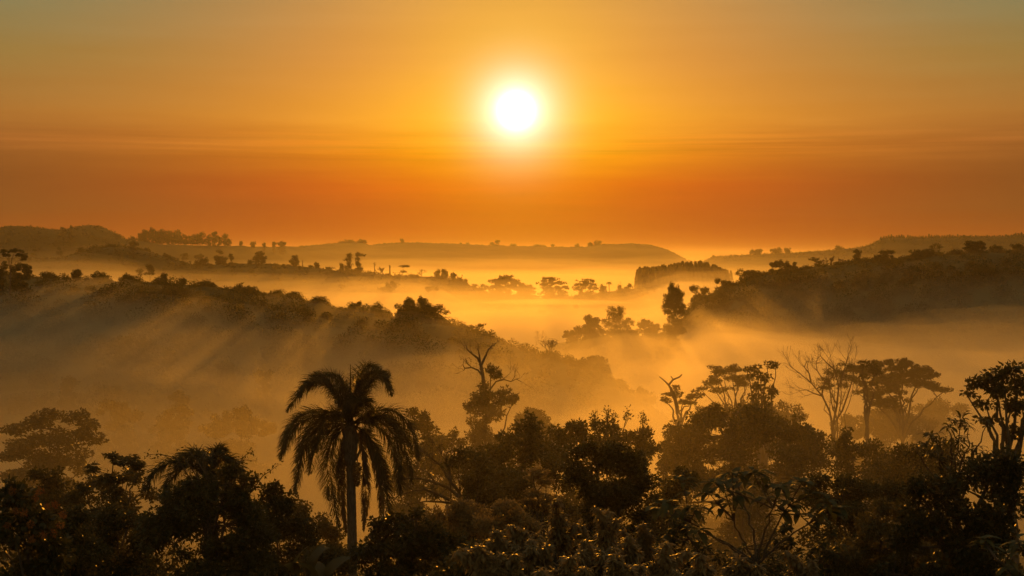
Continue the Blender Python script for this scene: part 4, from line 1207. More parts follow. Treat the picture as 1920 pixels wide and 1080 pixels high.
tree("hazy_bush", "hazy bush in fog right of the largest umbrella tree", "bush", 195, 1745, [(1735, 765, 34, 16), (1760, 758, 22, 12), (1790, 768, 26, 14), (1750, 790, 60, 26)], group=GM, leafsize=0.3, leaf=LEAF_OLIVE)
tree("hazy_bush", "misty thicket under the umbrella trees' trunks", "bush", 165, 1660, [(1650, 790, 50, 26), (1600, 800, 40, 24), (1700, 800, 60, 30), (1680, 770, 20, 14)], group=GM, leafsize=0.28, leaf=LEAF_OLIVE)
tree("hazy_bush", "misty thicket under the small umbrella trees", "bush", 155, 1400, [(1400, 770, 60, 20), (1340, 772, 40, 18), (1470, 775, 40, 20)], group=GM, leafsize=0.26, leaf=LEAF_OLIVE)

# ------------------------------------------------------------------ canopy 60 to 110 m away
GC = "bushy crowns of the nearer canopy"
tree("round_bush", "wide rounded thicket under the umbrella trees, twigs on its crest", "bush", 104, 1395,
     [(1395, 790, 96, 26), (1335, 785, 50, 22), (1290, 808, 46, 26), (1450, 788, 60, 22), (1505, 812, 50, 26), (1395, 835, 150, 46), (1290, 850, 50, 50), (1500, 860, 70, 50), (1400, 900, 150, 50), (1535, 835, 26, 26), (1395, 768, 40, 10), (1345, 768, 20, 10), (1258, 870, 36, 44), (1265, 930, 60, 44)],
     group=GC, leafsize=0.26, cover=2.2, trunk_r=0.3)
tree("round_bush", "bumpy thicket with a twiggy left shoulder beyond the dark draped tree", "bush", 94, 1100,
     [(1085, 802, 36, 14), (1125, 802, 36, 14), (1060, 818, 50, 20), (1100, 845, 85, 36), (1170, 822, 30, 16), (1205, 815, 22, 18), (1215, 840, 26, 30), (1190, 870, 50, 40)], group=GC, leafsize=0.24, cover=2.2)
for k, (x_, y_, w_) in enumerate([(1115, 772, 6), (1136, 764, 12), (1150, 778, 9), (1168, 766, 14), (1206, 776, 9)]):
    bare_tree("leafy_shoot", ["short leafy shoot, leftmost on the bumpy thicket", "tall tufted shoot on the bumpy thicket", "slim shoot between two taller ones on the thicket", "shoot leaning right on the bumpy thicket", "feathery shoot at the thicket's right end"][k],
              "shoot", 93, x_, y_, w_, group="shoots standing above the bumpy thicket", base_y=815, depth=3, nleaf=5, leafsize=0.16, leaf=LEAF_DARK, trunk_frac=0.45, spread=0.3, lean=(0, 0, 0, 0.25, 0)[k])
tree("round_tree", "dark tree with a pointed top left of the bumpy thicket", "tree", 90, 978,
     [(990, 785, 14, 10), (975, 800, 22, 14), (1003, 808, 24, 20), (970, 835, 50, 28), (930, 850, 44, 26), (900, 868, 40, 26), (945, 880, 60, 36), (1010, 850, 40, 40), (885, 900, 40, 40)], group=GC, leafsize=0.24, cover=2.1)
tree("draped_tree", "large dark tree smothered in hanging vines, smooth domed top", "tree", 68, 1150,
     [(1100, 838, 28, 14), (1140, 842, 40, 18), (1180, 868, 40, 32), (1205, 910, 34, 40), (1130, 895, 70, 60), (1150, 960, 78, 55), (1212, 955, 26, 36), (1075, 872, 24, 38), (1150, 1020, 90, 50)], group=GC, leafsize=0.2, cover=2.6, clump=0.45)
tree("layered_tree", "thin layered tree with wispy tiers at the left", "tree", 60, 215,
     [(235, 866, 36, 12), (214, 858, 20, 9), (258, 874, 24, 10), (190, 898, 28, 12), (150, 918, 32, 14), (178, 880, 22, 10), (222, 898, 34, 12), (215, 925, 44, 16), (165, 965, 50, 20), (240, 960, 40, 20), (180, 1020, 80, 40)], group=GC, leafsize=0.17, flat=0.5, cover=1.9, clump=0.35, leaf=LEAF_OLIVE, limbs=12)
tree("round_tree", "dark blunt crown between the broad hazy tree and orange-tipped bush", "tree", 72, 82, [(80, 890, 24, 12), (64, 884, 8, 8), (108, 884, 8, 9), (90, 910, 34, 20), (70, 950, 60, 30), (110, 960, 50, 40)], group=GC, leafsize=0.2)
tree("round_bush", "rounded bush falling away left of the palm trunk", "bush", 62, 520, [(518, 912, 18, 12), (505, 935, 40, 28), (540, 950, 32, 28), (560, 985, 32, 24), (520, 990, 50, 40), (575, 1010, 26, 20), (500, 1050, 70, 40)], group=GC, leafsize=0.18, cover=2.1)
tree("branchy_tree", "thin tree reaching bare forked branches left toward the palm", "tree", 78, 868, [(880, 858, 36, 20), (905, 880, 34, 26), (860, 845, 14, 8), (845, 868, 20, 10), (880, 900, 40, 26), (920, 920, 40, 26), (815, 930, 12, 6)], group=GC, leafsize=0.2, cover=1.3, fork=0.2, clump=0.5)
bt = [o_ for o_ in COL.objects if o_.get("label", "").startswith("thin tree reaching bare")][0]
wb = MB(); lb = MB(); bb = np.array(bt.location); rr_ = np.random.default_rng(21); tips = []
p3 = lambda x, y: np.array(at(x, y, 78)) - bb
for pts, ra in [([(866, 960), (860, 925), (845, 900), (825, 875), (808, 858), (798, 852)], 0.13), ([(862, 930), (840, 915), (815, 903), (790, 895), (768, 897), (750, 903)], 0.11), ([(850, 940), (825, 925), (800, 918), (775, 922), (748, 930)], 0.1), ([(858, 945), (830, 942), (800, 938), (772, 945)], 0.09), ([(845, 900), (842, 880), (835, 862), (838, 850)], 0.08), ([(815, 903), (800, 885), (785, 880)], 0.06)]:
    P = np.array([p3(*q_) + np.array([0, rr_.normal() * 0.3, 0]) for q_ in pts])
    wb.tube(P, np.linspace(ra, 0.02, len(P)), 5)
    for i in range(1, len(P)):
        for _ in range(2):
            grow(wb, P[i], unit(unit(P[i] - P[i - 1]) + rr_.normal(size=3) * 0.6), 0.75, 0.028, 2, rr_, tips, 0.7, 0.2, 0.1, min_r=0.011, sides=3)
clump_leaves(lb, np.array(tips)[::2], 0.16, 4, 0.17, 0.07, rr_)
obj("bare_branches", wb.mesh("bare_branches", BARK), bt); obj("leaf_tufts", lb.mesh("leaf_tufts", LEAF_OLIVE), bt, kind="stuff")
tree("pale_shrub", "pale feathery shrub below the branchy tree", "shrub", 62, 870, [(865, 955, 36, 18), (830, 966, 30, 18), (890, 980, 60, 28), (800, 985, 30, 18)], group=GC, leafsize=0.15, leaf=LEAF_PALE, cover=2.0)
tree("pale_shrub", "pale mounded shrub right of the pale feathery one", "shrub", 60, 955, [(948, 952, 36, 14), (965, 970, 40, 20), (935, 980, 50, 26), (990, 990, 30, 20)], group=GC, leafsize=0.15, leaf=LEAF_PALE, cover=2.0)
tree("pale_tree", "slender pale-leaved tree lit against the dark draped tree", "tree", 66, 1012, [(1010, 880, 20, 10), (1000, 893, 20, 9), (1022, 903, 26, 10), (1005, 922, 26, 10), (1035, 935, 28, 14), (1000, 945, 26, 12), (1020, 960, 34, 16)], group=GC, leafsize=0.15, leaf=LEAF_PALE, flat=0.45, cover=1.8, clump=0.35)
tree("round_bush", "dusky bushes under the slim dark trunk", "bush", 96, 1610, [(1586, 818, 12, 18), (1580, 845, 40, 22), (1640, 850, 44, 22), (1690, 866, 32, 18), (1620, 880, 80, 40), (1580, 830, 16, 14)], group=GC, leafsize=0.24, cover=2.1)
tree("round_bush", "domed bush with a lit rim right of the large-leaved shrub", "bush", 70, 1590, [(1560, 905, 50, 16), (1618, 912, 55, 20), (1530, 920, 30, 18), (1600, 950, 95, 46), (1680, 930, 40, 30), (1600, 1010, 110, 50)], group=GC, leafsize=0.18, cover=2.4)
tree("round_bush", "dark rounded bush right of the palm trunk, small tufts on top", "bush", 50, 760,
     [(748, 990, 60, 24), (710, 985, 26, 12), (800, 1010, 50, 36), (740, 1035, 84, 40), (680, 1040, 26, 20), (786, 960, 20, 8), (735, 966, 7, 8), (752, 963, 7, 8), (700, 975, 8, 7), (850, 1030, 50, 40), (760, 1080, 110, 40)], group=GC, leafsize=0.17, cover=2.6, clump=0.35)
tree("round_bush", "hazy olive bush between the dark left mass and the palm trunk", "bush", 72, 590, [(600, 988, 40, 24), (562, 962, 30, 24), (625, 1012, 30, 26), (590, 1045, 66, 40), (540, 985, 40, 30)], group=GC, leafsize=0.18, leaf=LEAF_OLIVE, cover=2.0)
tree("round_bush", "shadowed low bush at the palm trunk's foot", "bush", 57, 625, [(612, 1040, 36, 20), (640, 1055, 36, 24), (590, 1065, 40, 24)], group=GC, leafsize=0.15, leaf=LEAF_OLIVE)
tree("shade_tree", "darkest broad-leaved tree at the right edge above the canopy", "tree", 76, 1915,
     [(1862, 702, 36, 14), (1898, 690, 26, 10), (1830, 720, 26, 12), (1880, 728, 46, 20), (1816, 737, 13, 8), (1848, 757, 26, 9), (1905, 765, 30, 24), (1862, 790, 34, 7), (1905, 805, 26, 16), (1915, 720, 30, 24)],
     group=GC, leafsize=0.27, cover=2.0, clump=0.45, limbs=12, trunk_r=0.3)

tree("round_bush", "dark bush filling the hollow behind the slender pale tree", "bush", 82, 985, [(960, 905, 64, 34), (1045, 885, 36, 44), (900, 925, 56, 34), (1030, 950, 60, 40), (940, 970, 90, 40)], group=GC, leafsize=0.2, cover=2.4)
tree("round_bush", "dark undergrowth mound below the thin layered tree", "bush", 56, 235, [(235, 1000, 56, 40), (160, 1010, 60, 44), (285, 990, 40, 30), (200, 965, 40, 22), (220, 1060, 110, 40)], group=GC, leafsize=0.16, cover=2.4)
tree("round_bush", "loose olive bush behind the thin layered tree", "bush", 66, 215, [(190, 905, 44, 22), (250, 895, 34, 20), (150, 935, 40, 26), (220, 950, 60, 30), (280, 925, 24, 20)], group=GC, leafsize=0.17, leaf=LEAF_OLIVE, cover=1.6)
tree("round_bush", "dark mound between the orange-tipped bush and thin layered tree", "bush", 52, 140, [(138, 965, 34, 26), (120, 1000, 50, 40), (150, 1040, 60, 40)], group=GC, leafsize=0.16, cover=2.4)
tree("round_bush", "dim bush closing the gap left of the domed draped tree's foot", "bush", 76, 1250, [(1250, 930, 40, 40), (1240, 985, 50, 44), (1285, 905, 30, 30)], group=GC, leafsize=0.2, cover=2.4)
tree("round_bush", "dim bushes in front of the trunks under the largest umbrella tree", "bush", 88, 1730, [(1715, 850, 46, 26), (1770, 845, 40, 28), (1690, 885, 50, 34), (1750, 890, 60, 40)], group=GC, leafsize=0.22, cover=2.3)

# ------------------------------------------------------------------ nearest growth, 20 to 50 m
GN = "nearest dark growth along the bottom of the view"
tree("dense_tree", "glinting dark tree mass in front of the drooping left palm", "tree", 46, 410,
     [(395, 935, 60, 44), (445, 925, 36, 34), (475, 960, 40, 44), (350, 965, 64, 46), (420, 1020, 96, 60), (482, 1030, 40, 50), (300, 1000, 50, 60), (440, 888, 20, 16), (470, 905, 18, 20), (400, 1070, 130, 40), (358, 908, 28, 20), (432, 884, 28, 16), (330, 940, 34, 26)],
     group=GN, leafsize=0.15, cover=2.2, clump=0.35)
t, b, r = tree("flowering_bush", "dark bush with orange fluffy seed heads at the left edge", "bush", 32, 60,
               [(42, 930, 44, 26), (82, 965, 40, 28), (28, 1000, 60, 50), (92, 1030, 50, 50), (50, 1075, 90, 40), (15, 915, 20, 14)], group=GN, leafsize=0.16, aspect=0.6, cover=2.0, clump=0.3)
for k, (x_, y_) in enumerate([(23, 921), (75, 921), (68, 932), (114, 985), (57, 983), (88, 950), (30, 958), (103, 946), (46, 962), (14, 985), (82, 1003), (118, 965), (100, 1000), (60, 1010)]):
    fb = MB(); cc = np.array(at(x_, y_, 31.2 - 0.2 * (k % 3))) - b
    clump_leaves(fb, cc[None, :], 0.075, 70, 0.05, 0.02, r)
    obj("seed_head", fb.mesh("seed_head", FLOWER), t)
tree("leafy_bush", "small-leaved sparkling bush between two large-leaved shrubs", "bush", 44, 1650, [(1640, 985, 48, 30), (1600, 1035, 70, 40), (1700, 1035, 60, 50), (1650, 950, 20, 16), (1690, 960, 26, 20), (1660, 1080, 120, 40), (1560, 1060, 60, 40)], group=GN, leafsize=0.13, leaf=LEAF_OLIVE, cover=2.1, clump=0.3)
tree("dense_tree", "tall shadowy tree mass filling the bottom right", "tree", 42, 1800,
     [(1838, 888, 52, 30), (1765, 905, 54, 30), (1885, 870, 46, 30), (1740, 960, 54, 50), (1860, 960, 84, 70), (1800, 1005, 90, 80), (1900, 905, 36, 50), (1700, 1000, 40, 40), (1790, 1075, 140, 50), (1870, 1060, 70, 40), (1710, 915, 24, 20)],
     group=GN, leafsize=0.16, cover=2.4, clump=0.4, trunk_r=0.25)
# sprays of slender drooping leaves on its top
t, b, r = tree("slender_leaved_tree", "tree with sprays of slender drooping leaves above the dark mass", "tree", 43.5, 1797,
               [(1795, 788, 20, 10), (1780, 800, 14, 10), (1815, 800, 16, 12), (1745, 815, 16, 10), (1760, 830, 20, 10), (1735, 832, 12, 8), (1745, 850, 16, 10), (1830, 845, 18, 14), (1800, 826, 20, 12), (1770, 860, 20, 12), (1812, 868, 20, 14), (1716, 842, 8, 5), (1850, 790, 10, 8)],
               group=GN, leafsize=0.34, aspect=0.2, mode="rosette", bend=0.6, clump=0.16, cover=0.95, fork=0.6, limbs=10, trunk_r=0.1)

# shrub with large separate leaves, nearer still
def leaf_blade(name, L, w, mat, curl):
    """one broad leaf: folded along the midrib and curling down to the tip"""
    n = 6
    tt = np.linspace(0, 1, n)
    prof = np.sin(tt ** 0.8 * math.pi) ** 0.6 * w * 0.5; prof[0] = 0.004; prof[-1] = 0.002
    ang = -curl * tt
    xs = np.concatenate([[0], np.cumsum(np.cos(ang[1:]) * L / (n - 1))]); zs = np.concatenate([[0], np.cumsum(np.sin(ang[1:]) * L / (n - 1))])
    v = []
    for i in range(n):
        v += [(xs[i], -prof[i], zs[i] + prof[i] * 0.25), (xs[i], 0, zs[i]), (xs[i], prof[i], zs[i] + prof[i] * 0.25)]
    q = []
    for i in range(n - 1):
        a = i * 3
        q += [(a, a + 3, a + 4, a + 1), (a + 1, a + 4, a + 5, a + 2)]
    return mesh_from(name, v, q, None, mat, smooth=True)


BLADES = [leaf_blade("leaf", 0.42, 0.15, LEAF_SHRUB, cu) for cu in (0.5, 0.9, 1.3, 1.7)]


def place_leaf(parent, me, p, d, sc, rng):
    o = obj("leaf", me, parent)
    d = Vector(d)
    q_ = d.to_track_quat("X", "Z")
    o.rotation_mode = "QUATERNION"
    o.rotation_quaternion = q_ @ Vector((1, 0, 0)).rotation_difference(Vector((1, 0, 0)))
    o.location = p
    o.scale = (sc, sc, sc)
    return o


def big_leaf_shrub(label, Y, trunk, tips_px, n_leaf, group, blades, lscale, seed, stem_from):
    rng = np.random.default_rng(seed)
    X0 = at(trunk, HORIZON, Y)[0]; z0 = gz(X0, Y) - 0.15
    b = np.array([X0, Y, z0])
    t = thing("large_leaved_shrub", label, "shrub", tuple(b), group)
    wb = MB()
    fork = np.array(at(trunk, stem_from, Y)) - b
    wb.tube([np.zeros(3), fork * 0.5 + [0.05, 0, 0], fork], [0.07, 0.06, 0.05], 7)
    E_ = np.array([np.array(at(x_, y_, Y)) + np.array([0, rng.normal() * 0.5, 0]) - b for x_, y_ in tips_px])
    main = sorted(range(len(E_)), key=lambda i: E_[i][0])[::4]
    paths = []
    for i in main:
        v = E_[i] - fork
        pts = bez(fork, fork + np.array([v[0] * 0.25 + rng.normal() * 0.1, v[1] * 0.2, v[2] * 0.35]), fork + np.array([v[0] * 0.6, v[1] * 0.7, v[2] * 0.7]), E_[i], 12)
        pts[1:-1] += rng.normal(size=(10, 3)) * 0.025
        wb.tube(pts, np.linspace(0.034, 0.01, 12), 5)
        paths.append(pts)
    for i, e in enumerate(E_):
        pm = min(paths, key=lambda q_: np.min(np.linalg.norm(q_[3:9] - e, axis=1) + np.maximum(q_[3:9, 2] - e[2] + 0.2, 0) * 3))
        j = 3 + int(np.argmin(np.linalg.norm(pm[3:9] - e, axis=1) + np.maximum(pm[3:9, 2] - e[2] + 0.2, 0) * 3))
        v = e - pm[j]
        pts = bez(pm[j], pm[j] + v * 0.3 + [0, 0, 0.05], pm[j] + v * 0.7 + [0, 0, -0.05], e, 9)
        wb.tube(pts, np.linspace(0.02, 0.009, 9), 4)
        ax = unit(pts[-1] - pts[-2])
        for k in range(n_leaf):
            i = 8 if k < n_leaf * 0.7 else int(rng.integers(5, 8))
            a = k * 2.4 + rng.random()
            sd = np.array([math.cos(a), math.sin(a), 0.05 + 0.4 * rng.random()])
            d = unit(sd + ax * 0.5 * rng.random())
            place_leaf(t, blades[int(rng.integers(len(blades)))], tuple(pts[i] + ax * rng.normal() * 0.05), d, lscale * (0.75 + 0.5 * rng.random()), rng)
    obj("stem", wb.mesh("stem", BARK, smooth=True), t)
    return t


big_leaf_shrub("shrub with large glossy leaves held up on forked bare stems", 35, 1420,
               [(1290, 912, ), (1325, 890), (1355, 905), (1370, 885), (1410, 885), (1425, 892), (1445, 905), (1330, 925), (1375, 925), (1400, 915), (1470, 915), (1500, 905), (1515, 925), (1480, 940), (1540, 935), (1560, 950), (1310, 955), (1350, 950), (1440, 940), (1465, 960), (1250, 945), (1240, 965), (1280, 970), (1300, 990), (1500, 965)],
               11, GN, BLADES, 1.1, 3, 1060)
big_leaf_shrub("drooping large-leaved branch in the bottom right corner", 21, 1940,
               [(1895, 1008), (1915, 1025), (1880, 1035), (1905, 1050), (1930, 1010), (1890, 1068), (1930, 1060)], 12, GN, BLADES, 0.62, 4, 1150)
tree("leafy_bush", "low leafy tangle under the forked stems of the glossy shrub", "bush", 36, 1400,
     [(1300, 1040, 60, 36), (1400, 1050, 60, 30), (1480, 1020, 40, 40), (1540, 1010, 50, 44), (1470, 1070, 110, 30), (1260, 1000, 40, 36), (1240, 1060, 60, 40)], group=GN, leaf=LEAF_SHRUB, leafsize=0.2, aspect=0.4, mode="rosette", bend=0.5, clump=0.2, cover=1.1)

# plume-like herbs with hanging leaves
def plume(label, Y, px, top, wpx, bottom, group, seed, lean=0.0, L=0.26):
    rng = np.random.default_rng(seed)
    X0 = at(px, HORIZON, Y)[0]; z0 = gz(X0, Y) - 0.1
    b = np.array([X0, Y, z0])
    t = thing("tall_herb", label, "plant", tuple(b), group)
    e = np.array(at(px + lean, top, Y)) - b
    zb = at(px, bottom, Y)[2] - z0
    wb, lb = MB(), MB()
    R_ = wpx * m_per_px(Y) * 0.5
    C_, D_ = [], []
    ns = int(rng.integers(4, 8))
    for q_ in range(ns):
        f = 1.0 if q_ == 0 else 0.35 + 0.55 * rng.random()
        off = 0.0 if q_ == 0 else (rng.random() * 2 - 1) * R_ * 1.25
        tip = np.array([e[0] + off, rng.normal() * R_ * 0.5, zb + (e[2] - zb) * f])
        root = np.array([0, 0, zb - (e[2] - zb) * 0.5])
        pts = bez(root, root * 0.6 + tip * 0.4 - [off * 0.3, 0, 0], root * 0.25 + tip * 0.75 + [off * 0.1, 0, 0.05], tip + [rng.normal() * 0.12, 0, 0], 14)
        wb.tube(pts, np.linspace(0.022, 0.006, 14), 4)
        m0 = 5
        for i in range(m0, 14):
            u = (i - m0) / 8
            for k in range(int(3 + 3 * (1 - u))):
                r = R_ * (0.2 + 0.5 * rng.random()) * (1.05 - u)
                a = rng.random() * 6.283
                s1 = pts[i] + np.array([math.cos(a) * r, math.sin(a) * r, 0.02 + 0.25 * r * rng.random()])
                if r > 0.08:
                    wb.tube([pts[i], (pts[i] + s1) / 2 + [0, 0, 0.03], s1], [0.009, 0.007, 0.004], 3)
                C_.append(s1); C_.append((pts[i] + s1) / 2)
        C_.append(pts[-1])
    C_ = np.array(C_)
    n = 7
    cc = np.repeat(C_, n, axis=0)
    d = rand_dirs(rng, len(cc)); d[:, 2] = d[:, 2] * 0.6 - 0.35; d = unit(d)
    leaves(lb, cc + rand_dirs(rng, len(cc)) * 0.04, d, L * (0.45 + 0.8 * rng.random(len(cc))), L * 0.24 * (0.6 + 0.7 * rng.random(len(cc))), rng, bend=0.35)
    obj("stem", wb.mesh("stem", BARK), t)
    obj("leaves", lb.mesh("leaves", LEAF_PALE), t)
    return t


GH = "plume-shaped herbs along the bottom edge"
for k, (lb_, Y, px, top, w_, bot, ln) in enumerate([
    ("tallest plume-shaped herb, below the slender pale tree", 33, 1042, 936, 70, 1030, 0),
    ("bluntly rounded plume herb in front of the dark draped tree", 33, 1136, 952, 46, 1040, 0),
    ("slim pointed plume herb left of the tallest one", 32, 979, 988, 30, 1050, 2),
    ("bent nodding herb tip left of the slim pointed plume", 31, 950, 996, 34, 1045, -12),
    ("arching herb that nods left at the lower left of the plumes", 29, 925, 1028, 46, 1080, -26),
    ("plume herb tucked behind the tallest plume's right", 35, 1082, 985, 50, 1050, 0),
    ("plume herb left of the glossy shrub, upper of two", 36, 1200, 985, 56, 1060, 6),
    ("plume herb left of the glossy shrub, lower of two", 32, 1180, 1010, 60, 1080, -4),
    ("leafy plume herb between the slim and tallest plumes", 31, 1010, 1015, 60, 1080, 0),
    ("leafy plume herb at the bottom below the rounded plume", 30, 1105, 1020, 70, 1090, 0),
    ("low plume herb at the bottom under the glossy shrub's left side", 29, 1235, 1020, 60, 1090, 4),
    ("low plume herb right of the arching herb", 29, 965, 1045, 60, 1100, 0),
    ("low plume herb at the bottom left of the rounded plume", 28, 1060, 1045, 70, 1100, 0),
    ("low plume herb at the bottom right of the rounded plume", 28, 1160, 1048, 70, 1100, 0),
    ("low plume herb beneath the forked stems of the glossy shrub", 28, 1310, 1040, 70, 1100, 0),
    ("low plume herb right below the forked stems", 29, 1395, 1050, 60, 1100, 0),
    ("low plume herb at the foot of the small-leaved sparkling bush", 30, 1500, 1040, 70, 1100, 0),
]):
    plume(lb_, Y, px, top, w_, bot, GH, 300 + k, ln, L=0.2)
tree("dense_bush", "unlit bush behind the plume herbs", "bush", 40, 1000, [(1000, 1040, 90, 40), (920, 1050, 50, 40), (1100, 1050, 90, 40), (1200, 1050, 70, 40), (880, 1060, 60, 40)], group=GN, leafsize=0.16, cover=2.4)

# broad upright leaves left of the palm trunk
t = thing("broad_leaved_plant", "upright banana-like plant left of the palm trunk", "plant", (at(570, HORIZON, 54)[0], 54, gz(at(570, HORIZON, 54)[0], 54)))
b = np.array(t.location); rr_ = np.random.default_rng(61)
wb = MB()
for k, (x0, y0, x1, y1, wd_) in enumerate([(575, 1085, 592, 1000, 0.4), (550, 1080, 547, 1005, 0.55), (590, 1090, 583, 1035, 0.75), (575, 1070, 598, 985, 0.35), (610, 1085, 628, 1015, 0.5), (560, 1080, 540, 1030, 0.5), (600, 1085, 612, 1030, 0.5)]):
    p0 = np.array(at(x0, y0, 54)) - b; p1 = np.array(at(x1, y1, 54)) - b
    wb.tube([np.array([0, 0, 0]), p0 * [0.5, 0.5, 0.6], p0], [0.07, 0.06, 0.04], 6)
    L = float(np.linalg.norm(p1 - p0))
    me = leaf_blade("leaf_blade", L, wd_, LEAF_OLIVE, (1.3, 0.9, 1.2, 1.9, 1.6, 1.5, 1.7)[k])
    o = obj("leaf_blade", me, t); o.location = p0
    o.rotation_mode = "QUATERNION"
    o.rotation_quaternion = Vector(p1 - p0 + np.array([0, rr_.normal() * 0.2, 0])).to_track_quat("X", "Y")
obj("stem", wb.mesh("stem", BARK), t)

# long thin twigs with tiny leaves above the left palm
t = thing("twiggy_climber", "wiry climber with tiny leaves arching above the drooping left palm", "climber", (at(390, HORIZON, 46)[0], 46, gz(at(390, HORIZON, 46)[0], 46)))
b = np.array(t.location); wb, lb, tips = MB(), MB(), []
p4 = lambda x, y: np.array(at(x, y, 46)) - b
for pts in [[(385, 1000), (360, 900), (325, 862), (300, 850), (281, 852), (272, 858)], [(390, 1000), (375, 900), (350, 866), (338, 855), (330, 850)], [(400, 1000), (430, 900), (448, 868), (462, 852), (474, 847)], [(400, 1000), (425, 905), (442, 872), (456, 862), (475, 866)],
            [(395, 1000), (385, 890), (372, 862), (352, 843), (346, 842)], [(410, 1000), (465, 930), (492, 893), (508, 882), (520, 874)], [(180, 960), (215, 930), (222, 880), (228, 838)][0:0] or [(395, 1000), (392, 900), (384, 868), (380, 850)]]:
    P = np.array([p4(*q_) + np.array([0, rr_.normal() * 0.15, 0]) for q_ in pts])
    P = np.concatenate([np.zeros((1, 3)), P])
    wb.tube(P, np.linspace(0.03, 0.008, len(P)), 4)
    for i in range(2, len(P)):
        for f in np.linspace(0, 1, 3):
            tips.append(P[i - 1] + (P[i] - P[i - 1]) * f + rr_.normal(size=3) * 0.05)
clump_leaves(lb, np.array(tips), 0.09, 4, 0.11, 0.05, rr_)
obj("stem", wb.mesh("stem", BARK), t); obj("leaves", lb.mesh("leaves", LEAF_DARK), t)

# ------------------------------------------------------------------ palms
def palm(name, label, Y, px, head, fr_list, trunk_r, leaflet, dens, nuts=(), group=None, spear=None, dead=()):
    rng = np.random.default_rng(int(px))
    X0 = at(px, HORIZON, Y)[0]; z0 = gz(X0, Y) - 0.2
    b = np.array([X0, Y, z0])
    t = thing(name, label, "palm", tuple(b), group)
    P_ = lambda x, y, dy=0.0: np.array(at(x, y, Y)) + np.array([0, dy, 0]) - b
    hd = P_(px, head)
    n = 70
    pts = np.stack([0.16 * np.sin(np.linspace(0, 3, n)), np.zeros(n), np.linspace(0, hd[2] * 0.985, n)], 1); pts[:, 0] *= np.linspace(1, 0, n)
    rad = trunk_r * (1.0 - 0.18 * np.linspace(0, 1, n)) * (1 + 0.05 * (np.arange(n) % 2)); rad[:2] *= (1.35, 1.15)
    wb = MB(); wb.tube(pts, rad, 12)
    obj("trunk", wb.mesh("trunk", BARK_PALM, smooth=True), t)
    # crown shaft of old leaf bases
    wb = MB()
    sh = 1.3 * trunk_r / 0.22
    zz = np.linspace(hd[2] - sh * 1.3, hd[2] + sh * 0.35, 9)
    wb.tube(np.stack([np.zeros(9), np.zeros(9), zz], 1), trunk_r * np.array([0.9, 1.15, 1.35, 1.5, 1.55, 1.45, 1.2, 0.8, 0.3]), 10)
    for k in range(16):
        a = k * 2.4; z = zz[1] + (zz[-2] - zz[1]) * k / 16
        e = np.array([math.cos(a), math.sin(a), 0])
        wb.tube([np.array([0, 0, z]) + e * trunk_r, np.array([0, 0, z + 0.35]) + e * trunk_r * 1.7, np.array([0, 0, z + 0.6]) + e * trunk_r * 2.0], [0.1, 0.06, 0.03], 4)
    obj("crown_shaft", wb.mesh("crown_shaft", BARK_PALM, smooth=True), t)
    for (c1, c2, c3, dy, dead_) in fr_list:
        p0 = np.array([0, 0, hd[2]]) + np.array([0, np.sign(dy) * 0.1, 0.1])
        P = bez(p0, P_(*c1, dy * 0.35), P_(*c2, dy * 0.8), P_(*c3, dy), 22)
        ra, lf = frond(P, rng, leaflet * (0.62 if dead_ else 1.0), dens, droop=0.85 if not dead_ else 2.2, w=0.06 if dead_ else 0.032, plumose=0.75 if not dead_ else 0.5)
        f = obj("frond", ra.mesh("frond", LEAF_DRY if dead_ else LEAF_PALM), t)
        if dead_:
            f["label"] = "withered hanging frond"
        obj("leaflets", lf.mesh("leaflets", LEAF_DRY if dead_ else LEAF_PALM), f, kind="stuff")
    if spear:
        wb = MB(); p1 = P_(*spear)
        wb.tube([np.array([0, 0, hd[2]]), (np.array([0, 0, hd[2]]) + p1) / 2 + [0.02, 0, 0], p1], [0.06, 0.05, 0.012], 5)
        obj("spear_leaf", wb.mesh("spear_leaf", LEAF_PALM), t)
    for (x0, y0, x1, y1, w_, dy) in nuts:
        wb = MB()
        a = P_(x0, y0, dy); e = P_(x1, y1, dy)
        wb.tube([np.array([0, 0, hd[2] - 0.6]), a + [0, 0, 0.3], a], [0.05, 0.04, 0.03], 5)
        k = 520
        u = rng.random(k); r = w_ * np.sin(np.clip(u * 0.85 + 0.12, 0, 1) * math.pi) ** 0.7 * rng.random(k) ** 0.4
        an = rng.random(k) * 6.283
        c_ = a + (e - a) * u[:, None] + np.stack([np.cos(an) * r, np.sin(an) * r, np.zeros(k)], 1)
        leaves(wb, c_, unit(rand_dirs(rng, k) + [0, 0, -0.8]), 0.13, 0.06, rng)
        obj("fruit_cluster", wb.mesh("fruit_cluster", LEAF_DRY), t)
    return t


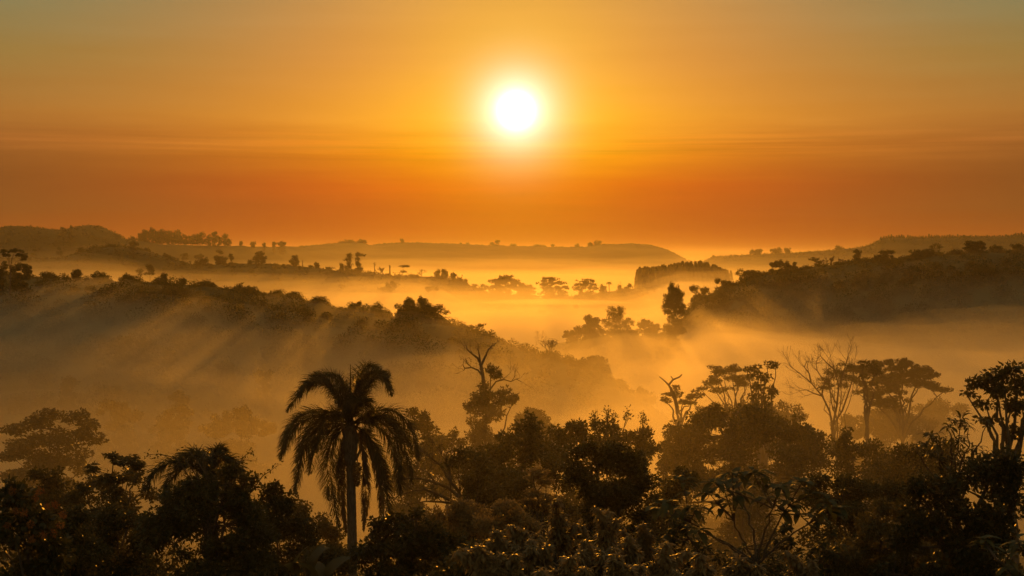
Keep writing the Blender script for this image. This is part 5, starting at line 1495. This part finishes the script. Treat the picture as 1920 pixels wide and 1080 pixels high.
K0 = 0
palm("queen_palm", "tall queen palm with arching feathery fronds rising alone before the fog", 68, 656, 800, [
    # (control 1, control 2, tip, depth, dead)
    ((640, 745), (600, 660), (541, 772), -0.6, 0), ((638, 740), (585, 668), (556, 750), 0.9, 0), ((646, 720), (622, 668), (575, 735), 0.2, 0),
    ((676, 745), (705, 655), (738, 742), -0.5, 0), ((670, 725), (694, 665), (728, 725), 0.8, 0), ((662, 715), (676, 668), (704, 700), 1.6, 0),
    ((610, 770), (545, 740), (522, 868), 0.5, 0), ((615, 775), (560, 755), (535, 850), -1.2, 0), ((612, 790), (568, 790), (556, 925), -0.4, 0), ((622, 800), (585, 815), (572, 900), 1.5, 0),
    ((700, 765), (765, 735), (785, 868), 0.4, 0), ((700, 772), (750, 745), (778, 905), -0.9, 0), ((690, 780), (735, 765), (768, 850), 1.3, 0), ((695, 785), (745, 790), (752, 930), -0.2, 0),
    ((628, 810), (606, 840), (640, 985), -0.8, 0), ((632, 800), (600, 830), (612, 945), 0.8, 0), ((690, 800), (722, 830), (735, 975), -0.7, 0), ((684, 805), (705, 845), (722, 930), 1.0, 0),
    ((652, 735), (644, 692), (616, 704), -0.3, 0), ((666, 735), (678, 688), (720, 700), 0.3, 0), ((645, 745), (618, 690), (590, 700), -1.4, 0), ((672, 745), (700, 690), (728, 708), 1.4, 0), ((620, 785), (575, 770), (545, 880), 1.9, 0), ((700, 775), (755, 770), (760, 900), -1.7, 0), ((668, 740), (690, 720), (704, 800), -2.2, 0), ((640, 760), (610, 755), (604, 840), -2.0, 0),
    ((680, 815), (692, 870), (681, 1000), 0.2, 1), ((640, 830), (628, 890), (648, 1005), 0.4, 1), ((690, 815), (715, 880), (714, 985), 0.6, 1),
], 0.25, 0.86, 120, nuts=[(642, 862, 641, 908, 0.2, -0.25), (671, 865, 671, 908, 0.22, -0.25)], spear=(657, 683))
palm("drooping_palm", "low palm half buried in dark growth left of the tall palm", 49, 388, 905, [
    ((370, 865), (315, 830), (282, 915), -0.8, 0), ((365, 870), (325, 850), (300, 950), 0.4, 0), ((378, 850), (350, 835), (318, 890), 1.0, 0), ((395, 860), (405, 835), (440, 872), -0.3, 0), ((392, 860), (398, 838), (415, 850), 0.8, 0),
    ((400, 865), (425, 840), (455, 905), 0.5, 0), ((395, 880), (440, 870), (470, 985), -1.2, 0), ((400, 885), (460, 900), (482, 1060), -1.4, 0), ((370, 890), (330, 900), (320, 1010), -1.3, 0), ((410, 890), (500, 930), (525, 1050), -1.0, 0),
    ((385, 860), (380, 840), (362, 862), -0.6, 0), ((400, 900), (440, 930), (452, 1050), -1.8, 0), ((375, 900), (345, 930), (345, 1050), -1.8, 0),
], 0.2, 0.66, 80)
